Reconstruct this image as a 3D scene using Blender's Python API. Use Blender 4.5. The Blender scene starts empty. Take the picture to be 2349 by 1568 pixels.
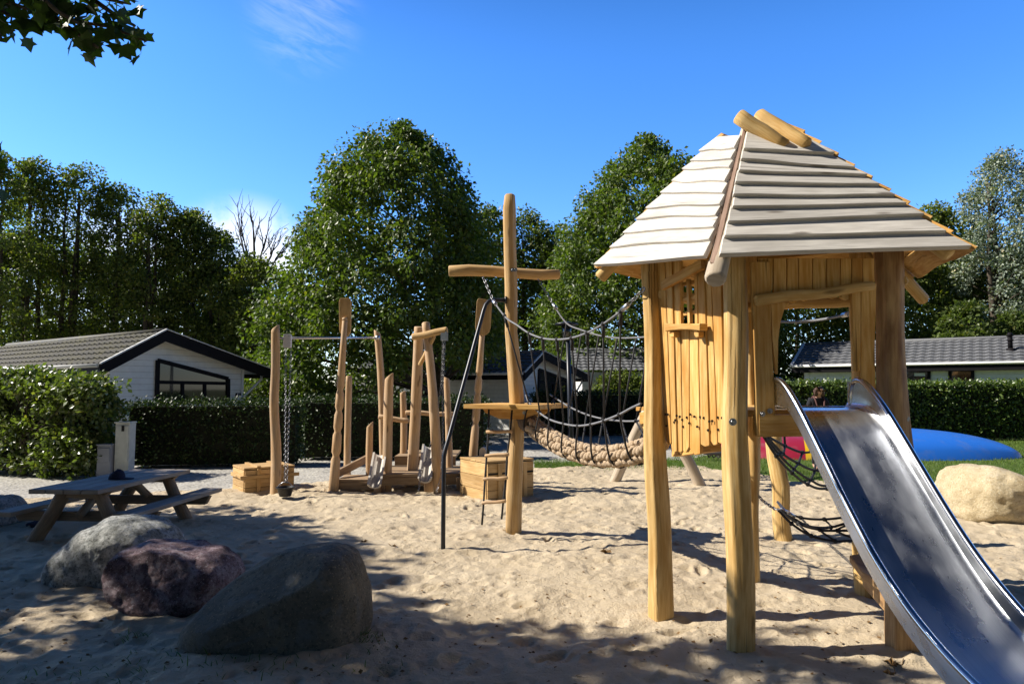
import bpy, math, random
import numpy as np
from mathutils import Vector, Matrix

# ------------------------------------------------------------------ scene, camera
sc = bpy.context.scene
COL = sc.collection
F = 1565.0
PITCH = math.atan(106.0 / F)
CH = 1.7
cp, sp = math.cos(PITCH), math.sin(PITCH)
cam_d = bpy.data.cameras.new("camera")
cam_d.lens = 24.0
cam_d.sensor_width = 36.0
cam_d.clip_start = 0.05
cam_d.clip_end = 3000
cam = bpy.data.objects.new("camera", cam_d)
COL.objects.link(cam)
cam.location = (0, 0, CH)
cam.rotation_euler = (math.pi / 2 + PITCH, 0, 0)
sc.camera = cam
sc.view_settings.view_transform = 'Standard'
sc.view_settings.look = 'None'
sc.view_settings.gamma = 1.0
sc.view_settings.exposure = 0.72
sc.cycles.use_denoising = True
sc.cycles.max_bounces = 8
sc.cycles.diffuse_bounces = 2
sc.cycles.transparent_max_bounces = 8
sc.cycles.sample_clamp_indirect = 6


def V(*a):
    return Vector(a)


def ray(x, y):
    u = (x - 1174.0) / F
    v = (784.0 - y) / F
    return V(u, cp - v * sp, sp + v * cp)


def P(x, y, D):          # point of the photo seen at (x, y) that lies D metres ahead
    r = ray(x, y)
    return V(0, 0, CH) + r * (D / r.y)


def G(x, y, z=0.0):      # point of the photo that lies on the ground
    r = ray(x, y)
    return V(0, 0, CH) + r * ((z - CH) / r.z)


def PL(x, y, p0, n):     # point of the photo on a plane
    r = ray(x, y)
    c = V(0, 0, CH)
    return c + r * ((p0 - c).dot(n) / r.dot(n))


# ------------------------------------------------------------------ mesh building
WL = {}


class MB:
    def __init__(s, seed=0):
        s.v = []; s.f = []; s.uv = []; s.sm = []
        s.r = random.Random(seed)
        s.off = (0, 0)

    def newoff(s):
        s.off = (s.r.uniform(0, 50), s.r.uniform(0, 50))

    def face(s, idx, g, smooth=False):
        pts = [s.v[i] for i in idx]
        n = Vector((0, 0, 0))
        for i in range(len(pts)):
            a, b = pts[i], pts[(i + 1) % len(pts)]
            n += Vector(((a.y - b.y) * (a.z + b.z), (a.z - b.z) * (a.x + b.x), (a.x - b.x) * (a.y + b.y)))
        if n.length > 1e-12:
            n.normalize()
        if abs(n.dot(g)) > 0.9:
            h = V(1, 0, 0) if abs(g.x) < 0.7 else V(0, 1, 0)
            u = g.cross(h).normalized(); w = u.cross(g)
        else:
            u = n.cross(g).normalized(); w = g
        s.f.append(list(idx)); s.sm.append(smooth)
        s.uv.append([(p.dot(u) + s.off[0], p.dot(w) + s.off[1]) for p in pts])

    def box(s, c, d, ax=None, g=None):
        s.newoff()
        c = Vector(c)
        ax = ax or (V(1, 0, 0), V(0, 1, 0), V(0, 0, 1))
        if g is None:
            g = ax[max(range(3), key=lambda i: d[i])]
        b = len(s.v)
        for k in range(8):
            s.v.append(c + ax[0] * (d[0] / 2 * (1 if k & 1 else -1)) + ax[1] * (d[1] / 2 * (1 if k & 2 else -1)) + ax[2] * (d[2] / 2 * (1 if k & 4 else -1)))
        for q in ((0, 2, 3, 1), (4, 5, 7, 6), (0, 1, 5, 4), (2, 6, 7, 3), (0, 4, 6, 2), (1, 3, 7, 5)):
            s.face([b + i for i in q], g)

    def beam(s, a, b, w, h, up=V(0, 0, 1)):     # square timber from a to b
        d = (b - a); L = d.length; d = d.normalized()
        x = d.cross(up)
        if x.length < 1e-4:
            x = d.cross(V(1, 0, 0))
        x.normalize(); z = x.cross(d).normalized()
        s.box((a + b) / 2, (w, L, h), (x, d, z), d)

    def prism(s, poly, vec, g=None):
        s.newoff()
        poly = [Vector(p) for p in poly]
        g = (g or (poly[1] - poly[0])).normalized()
        b = len(s.v); n = len(poly)
        s.v += poly + [p + vec for p in poly]
        s.face([b + i for i in range(n)][::-1], g)
        s.face([b + n + i for i in range(n)], g)
        for i in range(n):
            j = (i + 1) % n
            s.face([b + i, b + j, b + n + j, b + n + i], g)

    def quad(s, a, b, c, d, g=None):
        i = len(s.v)
        s.v += [Vector(a), Vector(b), Vector(c), Vector(d)]
        s.face([i, i + 1, i + 2, i + 3], (g or (s.v[i + 1] - s.v[i])).normalized())

    def tube(s, pts, rad, n=10, irr=0.0, caps=True, cham=0.0, fac=0):
        s.newoff()
        pts = [Vector(p) for p in pts]
        if not hasattr(rad, '__len__'):
            rad = [rad] * len(pts)
        if cham and caps:
            d0 = (pts[1] - pts[0]).normalized(); d1 = (pts[-1] - pts[-2]).normalized()
            pts = [pts[0], pts[0] + d0 * cham] + pts[1:-1] + [pts[-1] - d1 * cham, pts[-1]]
            rad = [rad[0] - cham, rad[0]] + list(rad[1:-1]) + [rad[-1], rad[-1] - cham]
        ph = [s.r.uniform(0, 6.28) for _ in range(9)]
        b = len(s.v)
        T = []
        for k in range(len(pts)):
            t = (pts[min(k + 1, len(pts) - 1)] - pts[max(k - 1, 0)])
            T.append(t.normalized() if t.length > 1e-9 else V(0, 0, 1))
        ref = V(1, 0, 0) if abs(T[0].x) < 0.8 else V(0, 1, 0)
        x = (ref - T[0] * ref.dot(T[0])).normalized()
        L = 0.0
        Ls = []
        for k, p in enumerate(pts):
            if k:
                L += (p - pts[k - 1]).length
            Ls.append(L)
            x = (x - T[k] * x.dot(T[k])).normalized()
            y = T[k].cross(x)
            for i in range(n):
                a = 2 * math.pi * i / n
                rr = rad[k]
                if irr:
                    rr *= 1 + irr * (0.5 * math.cos(2 * a + ph[0] + 0.9 * L) + 0.6 * math.cos(3 * a + ph[1] - 0.8 * L) + 0.35 * math.cos(5 * a + ph[2] + 1.5 * L) + 0.55 * math.sin(3.1 * L + ph[3]) + 0.35 * math.sin(7.3 * L + ph[4]))
                if fac:                      # hewn flats round the log
                    w_ = 2 * math.pi / fac
                    aa = (a + ph[5] + 0.25 * math.sin(1.7 * L + ph[6]) + 0.3 * math.sin(3 * a + ph[7])) % w_
                    rr *= 0.25 + 0.75 * (math.cos(w_ / 2) / math.cos(aa - w_ / 2)) * 1.10
                s.v.append(p + x * (rr * math.cos(a)) + y * (rr * math.sin(a)))
        for k in range(len(pts) - 1):
            for i in range(n):
                j = (i + 1) % n
                s.f.append([b + k * n + i, b + k * n + j, b + (k + 1) * n + j, b + (k + 1) * n + i])
                s.sm.append(True)
                R = rad[k] if rad[k] > 0.005 else 0.005
                u0, u1 = s.off[0] + R * 6.283 * i / n, s.off[0] + R * 6.283 * (i + 1) / n
                s.uv.append([(u0, Ls[k] + s.off[1]), (u1, Ls[k] + s.off[1]), (u1, Ls[k + 1] + s.off[1]), (u0, Ls[k + 1] + s.off[1])])
        if caps:
            s.face([b + i for i in range(n)][::-1], T[0])
            m = b + (len(pts) - 1) * n
            s.face([m + i for i in range(n)], T[-1])

    def ball(s, c, r, n=8, m=5, sc=(1, 1, 1)):
        s.newoff()
        b = len(s.v); c = Vector(c)
        for k in range(m + 1):
            t = math.pi * k / m
            for i in range(n):
                a = 2 * math.pi * i / n
                s.v.append(c + V(r * sc[0] * math.sin(t) * math.cos(a), r * sc[1] * math.sin(t) * math.sin(a), r * sc[2] * math.cos(t)))
        for k in range(m):
            for i in range(n):
                j = (i + 1) % n
                s.face([b + k * n + i, b + (k + 1) * n + i, b + (k + 1) * n + j, b + k * n + j], V(0, 0, 1), True)

    def chain(s, pts, link=0.035, w=0.004):
        pts = [Vector(p) for p in pts]
        seg = []
        for a, b in zip(pts[:-1], pts[1:]):
            L = (b - a).length
            m = max(1, int(L / link))
            for i in range(m):
                seg.append((a + (b - a) * (i / m), a + (b - a) * ((i + 1) / m)))
        for k, (a, b) in enumerate(seg):
            d = (b - a).normalized()
            h = V(0.6, 0.8, 0) if abs(d.z) > 0.5 else V(0, 0, 1)
            x = d.cross(h).normalized(); y = d.cross(x)
            q = x if k % 2 else y
            c = (a + b) / 2; l = (b - a).length * 0.62; ww = link * 0.36
            ring = [c + d * (l * math.cos(t)) + q * (ww * math.sin(t)) for t in [i * math.pi / 3.5 for i in range(7)]]
            s.tube(ring + [ring[0]], w, 4, caps=False)

    def build(s, name, mat, parent=None, bevel=0, label=None):
        o_ = WL.get(parent, V(0, 0, 0)) if parent else V(0, 0, 0)
        if parent is None:
            xs = [p.x for p in s.v]; ys = [p.y for p in s.v]; zs = [p.z for p in s.v]
            o_ = V((min(xs) + max(xs)) / 2, (min(ys) + max(ys)) / 2, min(zs))
        me = bpy.data.meshes.new(name)
        me.from_pydata([tuple(p - o_) for p in s.v], [], s.f)
        uvl = me.uv_layers.new(name="UVMap")
        flat = [c for fu in s.uv for u in fu for c in u]
        uvl.data.foreach_set("uv", flat)
        me.polygons.foreach_set("use_smooth", s.sm)
        me.materials.append(mat)
        me.update()
        o = bpy.data.objects.new(name, me)
        COL.objects.link(o)
        if parent:
            o.parent = parent
        else:
            o.location = o_
        WL[o] = o_
        if bevel:
            m = o.modifiers.new("bevel", 'BEVEL'); m.width = bevel; m.segments = 2; m.limit_method = 'ANGLE'; m.angle_limit = math.radians(50)
        if label:
            o["label"] = label
        return o


def thing(name, label, cat, loc=(0, 0, 0), group=None):
    o = bpy.data.objects.new(name, None)
    o.empty_display_size = 0.2
    COL.objects.link(o)
    o.location = loc
    WL[o] = Vector(loc)
    o["label"] = label; o["category"] = cat
    if group: o["group"] = group
    return o


def tag(o, label, cat, group=None):
    o["label"] = label; o["category"] = cat
    if group: o["group"] = group
    return o


def kind(o, k):
    o["kind"] = k
    return o


def npmesh(name, co, faces_flat, totals, mat, parent=None, smooth=False, o_=None):
    me = bpy.data.meshes.new(name)
    if o_ is None:
        o_ = WL.get(parent, V(0, 0, 0)) if parent else V(0, 0, 0)
    co = np.asarray(co, dtype=np.float32) - np.array(o_, dtype=np.float32)
    me.vertices.add(len(co)); me.vertices.foreach_set("co", co.ravel())
    faces_flat = np.asarray(faces_flat, dtype=np.int32).ravel()
    totals = np.asarray(totals, dtype=np.int32)
    me.loops.add(len(faces_flat)); me.loops.foreach_set("vertex_index", faces_flat)
    me.polygons.add(len(totals))
    starts = np.concatenate([[0], np.cumsum(totals)[:-1]]).astype(np.int32)
    me.polygons.foreach_set("loop_start", starts)
    me.polygons.foreach_set("loop_total", totals)
    me.polygons.foreach_set("use_smooth", np.full(len(totals), smooth))
    me.update(calc_edges=True)
    me.validate()
    me.materials.append(mat)
    o = bpy.data.objects.new(name, me)
    COL.objects.link(o)
    if parent: o.parent = parent
    else: o.location = o_
    WL[o] = Vector(o_)
    return o


# ------------------------------------------------------------------ materials
def newmat(name):
    m = bpy.data.materials.new(name); m.use_nodes = True
    nt = m.node_tree
    b = nt.nodes["Principled BSDF"]
    return m, nt, b


def nd(nt, t, **k):
    n = nt.nodes.new(t)
    for a, v in k.items():
        setattr(n, a, v)
    return n


def lk(nt, a, b):
    nt.links.new(a, b)


def ramp(nt, fac, stops):
    r = nd(nt, 'ShaderNodeValToRGB')
    e = r.color_ramp.elements
    while len(e) < len(stops):
        e.new(0.5)
    for i, (p, c) in enumerate(stops):
        e[i].position = p; e[i].color = (c[0], c[1], c[2], 1)
    lk(nt, fac, r.inputs[0])
    return r.outputs[0]


def mul(c, k):
    return (c[0] * k, c[1] * k, c[2] * k)


def noise(nt, vec, scale, detail=4, rough=0.55, sc3=None):
    n = nd(nt, 'ShaderNodeTexNoise')
    n.inputs['Scale'].default_value = scale; n.inputs['Detail'].default_value = detail; n.inputs['Roughness'].default_value = rough
    if sc3:
        mp = nd(nt, 'ShaderNodeMapping'); mp.inputs['Scale'].default_value = sc3
        lk(nt, vec, mp.inputs[0]); vec = mp.outputs[0]
    lk(nt, vec, n.inputs['Vector'])
    return n.outputs['Fac']


def mixc(nt, fac, a, b, mode='MIX'):
    m = nd(nt, 'ShaderNodeMix', data_type='RGBA', blend_type=mode)
    if hasattr(fac, 'is_linked'): lk(nt, fac, m.inputs[0])
    else: m.inputs[0].default_value = fac
    for s_, i in ((a, 6), (b, 7)):
        if hasattr(s_, 'is_linked'): lk(nt, s_, m.inputs[i])
        else: m.inputs[i].default_value = (*s_, 1)
    return m.outputs[2]


def bump(nt, h, b, strength=0.3, dist=0.01):
    n = nd(nt, 'ShaderNodeBump'); n.inputs['Strength'].default_value = strength; n.inputs['Distance'].default_value = dist
    lk(nt, h, n.inputs['Height']); lk(nt, n.outputs[0], b.inputs['Normal'])
    return n


def wood(name, ca, cb, dark=None, crack=0.5, rough=0.7, var=0.25, bmp=0.35, stain=None):
    m, nt, b = newmat(name)
    uv = nd(nt, 'ShaderNodeTexCoord').outputs['UV']
    g = noise(nt, uv, 1.0, 5, 0.6, (55, 3.2, 1))
    base = ramp(nt, g, [(0.36, cb), (0.58, ca)])
    big = noise(nt, uv, 1.0, 3, 0.6, (7, 1.6, 1))
    base = mixc(nt, ramp(nt, big, [(0.42, (0, 0, 0)), (0.68, (0.9, 0.9, 0.9))]), base, stain or mul(cb, 0.8))
    ck = noise(nt, uv, 1.0, 3, 0.5, (30, 0.55, 1))
    cf = ramp(nt, ck, [(0.65, (0, 0, 0)), (0.70, (crack, crack, crack))])
    base = mixc(nt, cf, base, dark or mul(cb, 0.3))
    vo = nd(nt, 'ShaderNodeTexVoronoi'); vo.inputs['Scale'].default_value = 1.0
    mp = nd(nt, 'ShaderNodeMapping'); mp.inputs['Scale'].default_value = (6, 1.5, 1)
    lk(nt, uv, mp.inputs[0]); lk(nt, mp.outputs[0], vo.inputs['Vector'])
    kn = ramp(nt, vo.outputs['Distance'], [(0.06, (0.85, 0.85, 0.85)), (0.13, (0, 0, 0))])
    base = mixc(nt, kn, base, mul(dark or mul(cb, 0.4), 1.0))
    ri = nd(nt, 'ShaderNodeNewGeometry').outputs['Random Per Island']
    hs = nd(nt, 'ShaderNodeHueSaturation')
    mr = nd(nt, 'ShaderNodeMapRange'); mr.inputs[3].default_value = 1 - var; mr.inputs[4].default_value = 1 + var * 0.6
    lk(nt, ri, mr.inputs[0]); lk(nt, mr.outputs[0], hs.inputs['Value'])
    lk(nt, base, hs.inputs['Color']); lk(nt, hs.outputs[0], b.inputs['Base Color'])
    b.inputs['Roughness'].default_value = rough
    b.inputs['Specular IOR Level'].default_value = 0.25
    ad = nd(nt, 'ShaderNodeMath', operation='SUBTRACT'); lk(nt, g, ad.inputs[0]); lk(nt, cf, ad.inputs[1])
    bump(nt, ad.outputs[0], b, bmp, 0.006)
    return m


def plain(name, c, rough=0.6, metal=0.0, vary=0.15, scale=20, bmp=0.0, spec=0.4):
    m, nt, b = newmat(name)
    tc = nd(nt, 'ShaderNodeTexCoord').outputs['Object']
    n = noise(nt, tc, scale, 5, 0.6)
    lk(nt, ramp(nt, n, [(0.3, mul(c, 1 - vary)), (0.7, mul(c, 1 + vary))]), b.inputs['Base Color'])
    b.inputs['Roughness'].default_value = rough; b.inputs['Metallic'].default_value = metal
    b.inputs['Specular IOR Level'].default_value = spec
    if bmp: bump(nt, n, b, bmp, 0.01)
    return m


def leafmat(name, ca, cb, trans=0.35, gloss=0.35, rough=0.45):
    m, nt, b = newmat(name)
    ri = nd(nt, 'ShaderNodeNewGeometry').outputs['Random Per Island']
    tc = nd(nt, 'ShaderNodeTexCoord').outputs['Object']
    n = noise(nt, tc, 0.9, 2)
    c1 = ramp(nt, ri, [(0.0, cb), (0.55, ca), (0.93, mul(ca, 1.25)), (1.0, (ca[0] * 2.0, ca[1] * 1.45, ca[2]))])
    c = mixc(nt, ramp(nt, n, [(0.35, (0, 0, 0)), (0.75, (0.5, 0.5, 0.5))]), c1, mul(cb, 0.9))
    lk(nt, c, b.inputs['Base Color'])
    b.inputs['Roughness'].default_value = rough; b.inputs['Specular IOR Level'].default_value = gloss
    tr = nd(nt, 'ShaderNodeBsdfTranslucent')
    tcx = mixc(nt, 1.0, c, (1.1, 1.25, 0.35), 'MULTIPLY')
    lk(nt, tcx, tr.inputs[0])
    mx = nd(nt, 'ShaderNodeMixShader'); mx.inputs[0].default_value = trans
    lk(nt, b.outputs[0], mx.inputs[1]); lk(nt, tr.outputs[0], mx.inputs[2])
    lk(nt, mx.outputs[0], nt.nodes['Material Output'].inputs['Surface'])
    return m


def groundmat(name, stops, scale, bmp, bscale, rough=0.95, vor=0, dist=0.02):
    m, nt, b = newmat(name)
    tc = nd(nt, 'ShaderNodeTexCoord').outputs['Object']
    n = noise(nt, tc, scale, 6, 0.65)
    c = ramp(nt, n, stops)
    h = noise(nt, tc, bscale, 6, 0.7)
    if vor:
        v = nd(nt, 'ShaderNodeTexVoronoi'); v.inputs['Scale'].default_value = vor; lk(nt, tc, v.inputs['Vector'])
        hs = nd(nt, 'ShaderNodeHueSaturation'); hs.inputs['Saturation'].default_value = 0.0
        lk(nt, v.outputs['Color'], hs.inputs['Color'])
        c = mixc(nt, 0.45, c, hs.outputs[0], 'OVERLAY')
        h = v.outputs['Distance']
    sp_ = noise(nt, tc, 95, 2, 0.5)
    c = mixc(nt, ramp(nt, sp_, [(0.70, (0, 0, 0)), (0.76, (0.6, 0.6, 0.6))]), c, mul(stops[0][1], 0.35))
    lk(nt, c, b.inputs['Base Color'])
    b.inputs['Roughness'].default_value = rough; b.inputs['Specular IOR Level'].default_value = 0.15
    bump(nt, h, b, bmp, dist)
    return m


M = {}
M['gold'] = wood('golden_timber', (0.72, 0.46, 0.17), (0.55, 0.29, 0.065), var=0.22, crack=0.85, stain=(0.46, 0.21, 0.04))
M['goldlog'] = wood('golden_log', (0.69, 0.49, 0.22), (0.51, 0.31, 0.10), var=0.1, crack=0.85, stain=(0.45, 0.26, 0.075))
M['roofwood'] = wood('weathered_roof_board', (0.72, 0.68, 0.61), (0.53, 0.495, 0.445), dark=(0.20, 0.17, 0.14), var=0.17, crack=0.65, stain=(0.50, 0.465, 0.41))
M['mastlog'] = wood('mast_log', (0.56, 0.39, 0.20), (0.42, 0.265, 0.115), var=0.1, crack=0.7, stain=(0.47, 0.28, 0.09))
M['hipwood'] = wood('pinkish_hip_board', (0.44, 0.31, 0.24), (0.34, 0.22, 0.17), var=0.1)
M['tanlog'] = wood('tan_log', (0.57, 0.385, 0.215), (0.43, 0.26, 0.125), var=0.14, crack=0.6, stain=(0.44, 0.32, 0.21))
M['tanboard'] = wood('tan_board', (0.40, 0.29, 0.18), (0.29, 0.19, 0.11), var=0.2, crack=0.6)
M['crate'] = wood('crate_board', (0.60, 0.41, 0.20), (0.47, 0.29, 0.115), var=0.24, crack=0.4)
M['greywood'] = wood('grey_hollow_wood', (0.64, 0.60, 0.54), (0.50, 0.46, 0.41), var=0.15, crack=0.5)
M['tablewood'] = wood('weathered_table_board', (0.34, 0.30, 0.25), (0.24, 0.20, 0.16), var=0.15, crack=0.6)
M['tablelog'] = wood('weathered_table_log', (0.30, 0.22, 0.14), (0.21, 0.145, 0.09), var=0.15, crack=0.6)
M['palelog'] = wood('pale_log', (0.56, 0.47, 0.36), (0.43, 0.35, 0.26), var=0.15, crack=0.7)
M['darklog'] = wood('reddish_log', (0.54, 0.35, 0.16), (0.38, 0.22, 0.10), var=0.1, crack=0.8, stain=(0.16, 0.07, 0.03))
M['bark'] = plain('tree_bark', (0.075, 0.06, 0.045), 0.95, 0, 0.5, 14, 0.8)
M['deadbark'] = plain('bare_wood_bark', (0.09, 0.075, 0.065), 0.95, 0, 0.3, 14, 0.5)
M['steel'] = plain('galvanised_steel', (0.55, 0.56, 0.58), 0.35, 1.0, 0.1, 30)
M['chain'] = plain('chain_steel', (0.26, 0.26, 0.27), 0.4, 1.0, 0.1, 30)
M['plate'] = plain('light_grey_plate', (0.62, 0.62, 0.64), 0.5, 0.0, 0.05, 10)
M['blackrope'] = plain('black_rope', (0.022, 0.022, 0.024), 0.75, 0, 0.3, 200, 0.5)
M['greyrope'] = plain('grey_rope', (0.20, 0.205, 0.22), 0.8, 0, 0.2, 200, 0.6)
M['hemp'] = plain('hemp_rope', (0.44, 0.33, 0.22), 0.95, 0, 0.3, 60, 0.9)
M['hempdark'] = plain('dark_rope_collar', (0.12, 0.085, 0.055), 0.95, 0, 0.4, 60, 0.9)
M['polemetal'] = plain('dark_painted_pole', (0.016, 0.020, 0.030), 0.38, 0.0, 0.2, 15, 0, 0.35)
M['rubber'] = plain('black_rubber', (0.018, 0.018, 0.02), 0.5, 0, 0.2, 15)
M['fascia'] = plain('dark_fascia', (0.010, 0.009, 0.011), 0.7, 0, 0.2, 6, 0, 0.15)
M['white'] = plain('white_paint', (0.78, 0.78, 0.76), 0.55, 0, 0.04, 6)
M['cabinet'] = plain('cabinet_paint', (0.42, 0.45, 0.42), 0.6, 0, 0.15, 7)
M['cabinetgrey'] = plain('grey_cabinet_paint', (0.22, 0.24, 0.28), 0.6, 0, 0.1, 7)
M['navycloth'] = plain('navy_cloth', (0.012, 0.014, 0.035), 0.9, 0, 0.3, 50, 0.4)
M['bolt'] = plain('bolt_steel', (0.35, 0.35, 0.36), 0.3, 1.0, 0.1, 30)
M['hole'] = plain('dark_bolt_hole', (0.035, 0.022, 0.012), 0.9, 0, 0.2, 30)
M['hub'] = plain('dark_interior', (0.01, 0.01, 0.01), 0.9)

m, nt, b = newmat('window_glass')
b.inputs['Base Color'].default_value = (0.012, 0.014, 0.014, 1); b.inputs['Roughness'].default_value = 0.03; b.inputs['Specular IOR Level'].default_value = 0.9
M['glass'] = m


def siding(name, c, pitch=0.155):
    m, nt, b = newmat(name)
    tc = nd(nt, 'ShaderNodeTexCoord').outputs['Object']
    sx = nd(nt, 'ShaderNodeSeparateXYZ'); lk(nt, tc, sx.inputs[0])
    dv = nd(nt, 'ShaderNodeMath', operation='DIVIDE'); dv.inputs[1].default_value = pitch; lk(nt, sx.outputs[2], dv.inputs[0])
    fr = nd(nt, 'ShaderNodeMath', operation='FRACT'); lk(nt, dv.outputs[0], fr.inputs[0])
    g = ramp(nt, fr.outputs[0], [(0.0, (0, 0, 0)), (0.09, (1, 1, 1)), (1.0, (0.8, 0.8, 0.8))])
    n = noise(nt, tc, 5, 5, 0.6)
    base = ramp(nt, n, [(0.3, mul(c, 0.88)), (0.7, c)])
    lk(nt, mixc(nt, 1.0, base, ramp(nt, fr.outputs[0], [(0.0, (0.45, 0.45, 0.45)), (0.08, (1, 1, 1))]), 'MULTIPLY'), b.inputs['Base Color'])
    b.inputs['Roughness'].default_value = 0.55
    bump(nt, g, b, 0.6, 0.02)
    return m


M['siding'] = siding('white_siding', (0.86, 0.86, 0.82))


def tilemat(name, c, moss):
    m, nt, b = newmat(name)
    tc = nd(nt, 'ShaderNodeTexCoord').outputs['Object']
    n = noise(nt, tc, 3.0, 6, 0.7)
    n2 = noise(nt, tc, 25, 4, 0.6)
    base = ramp(nt, n2, [(0.3, mul(c, 0.7)), (0.7, mul(c, 1.25))])
    base = mixc(nt, ramp(nt, n, [(0.45, (0, 0, 0)), (0.7, (moss[3],) * 3)]), base, moss[:3])
    lk(nt, base, b.inputs['Base Color'])
    b.inputs['Roughness'].default_value = 0.7
    return m


M['tile'] = tilemat('grey_roof_tile', (0.135, 0.14, 0.15), (0.16, 0.16, 0.16, 0.3))
M['tilemoss'] = tilemat('mossy_roof_tile', (0.075, 0.072, 0.062), (0.125, 0.115, 0.045, 0.95))

# brushed stainless steel of the slide: fine scratches along the chute, dusty
m, nt, b = newmat('brushed_stainless_steel')
uv = nd(nt, 'ShaderNodeTexCoord').outputs['UV']
n = noise(nt, uv, 1.0, 3, 0.6, (160, 2.0, 1))
n2 = noise(nt, uv, 1.0, 4, 0.6, (5, 2.5, 1))
lk(nt, ramp(nt, n, [(0.3, (0.72, 0.75, 0.80)), (0.7, (0.82, 0.85, 0.90))]), b.inputs['Base Color'])
b.inputs['Metallic'].default_value = 1.0
mr = nd(nt, 'ShaderNodeMapRange'); mr.inputs[1].default_value = 0.3; mr.inputs[2].default_value = 0.7; mr.inputs[3].default_value = 0.20; mr.inputs[4].default_value = 0.40
lk(nt, n2, mr.inputs[0]); lk(nt, mr.outputs[0], b.inputs['Roughness'])
b.inputs['Anisotropic'].default_value = 0.65
tg = nd(nt, 'ShaderNodeTangent', direction_type='UV_MAP')
lk(nt, tg.outputs[0], b.inputs['Tangent'])
b.inputs['Anisotropic Rotation'].default_value = 0.0
bump(nt, n, b, 0.04, 0.002)
M['stainless'] = m
m, nt, b = newmat('polished_steel_tube')
b.inputs['Base Color'].default_value = (0.62, 0.63, 0.66, 1); b.inputs['Metallic'].default_value = 1.0; b.inputs['Roughness'].default_value = 0.2
M['rail'] = m
m, nt, b = newmat('inner_wall_steel')
tc = nd(nt, 'ShaderNodeTexCoord').outputs['Object']; n = noise(nt, tc, 9, 5, 0.6)
b.inputs['Base Color'].default_value = (0.5, 0.51, 0.53, 1); b.inputs['Metallic'].default_value = 1.0
mr = nd(nt, 'ShaderNodeMapRange'); mr.inputs[1].default_value = 0.3; mr.inputs[2].default_value = 0.7; mr.inputs[3].default_value = 0.12; mr.inputs[4].default_value = 0.24
lk(nt, n, mr.inputs[0]); lk(nt, mr.outputs[0], b.inputs['Roughness'])
M['wallsteel'] = m


def rock(name, stops, scale, spk=None, bmp=0.8, veins=None):
    m, nt, b = newmat(name)
    tc = nd(nt, 'ShaderNodeTexCoord').outputs['Object']
    n = noise(nt, tc, scale, 8, 0.7)
    c = ramp(nt, n, stops)
    if spk:
        s_ = noise(nt, tc, 38, 5, 0.7)
        c = mixc(nt, ramp(nt, s_, [(0.52, (0, 0, 0)), (0.62, (0.75, 0.75, 0.75))]), c, spk)
    s2 = noise(nt, tc, 60, 3, 0.7)
    c = mixc(nt, ramp(nt, s2, [(0.60, (0, 0, 0)), (0.66, (0.6, 0.6, 0.6))]), c, tuple(min(0.8, 1.7 * q) for q in stops[-1][1]))
    if veins:
        wn = nd(nt, 'ShaderNodeTexNoise'); wn.inputs['Scale'].default_value = 4; wn.inputs['Detail'].default_value = 8; wn.inputs['Distortion'].default_value = 1.5
        lk(nt, tc, wn.inputs['Vector'])
        c = mixc(nt, ramp(nt, wn.outputs['Fac'], [(0.56, (0, 0, 0)), (0.66, (0.5, 0.5, 0.5))]), c, veins)
    lk(nt, c, b.inputs['Base Color'])
    b.inputs['Roughness'].default_value = 0.85; b.inputs['Specular IOR Level'].default_value = 0.25
    h = noise(nt, tc, 16, 10, 0.78)
    bump(nt, h, b, bmp, 0.10)
    return m


M['rockgrey'] = rock('lichen_grey_stone', [(0.32, (0.10, 0.105, 0.09)), (0.5, (0.46, 0.47, 0.44)), (0.60, (0.74, 0.74, 0.70))], 9, (0.10, 0.11, 0.09), 1.0)
M['rockpurple'] = rock('purple_red_stone', [(0.36, (0.10, 0.065, 0.07)), (0.5, (0.30, 0.205, 0.22)), (0.62, (0.54, 0.45, 0.47))], 8, (0.09, 0.055, 0.06), 1.0)
M['rockblue'] = rock('slate_grey_stone', [(0.3, (0.14, 0.13, 0.10)), (0.55, (0.27, 0.245, 0.185)), (0.72, (0.40, 0.325, 0.21))], 3.0, (0.11, 0.105, 0.085), 0.9, (0.27, 0.29, 0.28))
M['rocksand'] = rock('sandy_stone', [(0.3, (0.42, 0.33, 0.19)), (0.5, (0.56, 0.46, 0.29)), (0.7, (0.62, 0.53, 0.37))], 4, (0.36, 0.27, 0.15), 0.6)
M['rockbrown'] = rock('brown_stone', [(0.3, (0.25, 0.17, 0.10)), (0.7, (0.40, 0.30, 0.20))], 5, None, 0.6)

M['sand'] = groundmat('dry_sand', [(0.3, (0.44, 0.355, 0.24)), (0.7, (0.575, 0.48, 0.34))], 1.1, 0.85, 30, dist=0.03)
M['path'] = groundmat('grey_path', [(0.3, (0.25, 0.24, 0.22)), (0.7, (0.35, 0.335, 0.30))], 1.2, 0.6, 30, vor=17, dist=0.03)
M['lawn'] = groundmat('lawn_soil', [(0.3, (0.065, 0.11, 0.02)), (0.7, (0.13, 0.17, 0.045))], 3, 0.8, 30)
M['soil'] = groundmat('field_soil', [(0.3, (0.06, 0.08, 0.025)), (0.7, (0.12, 0.12, 0.06))], 0.8, 0.8, 10)

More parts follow.
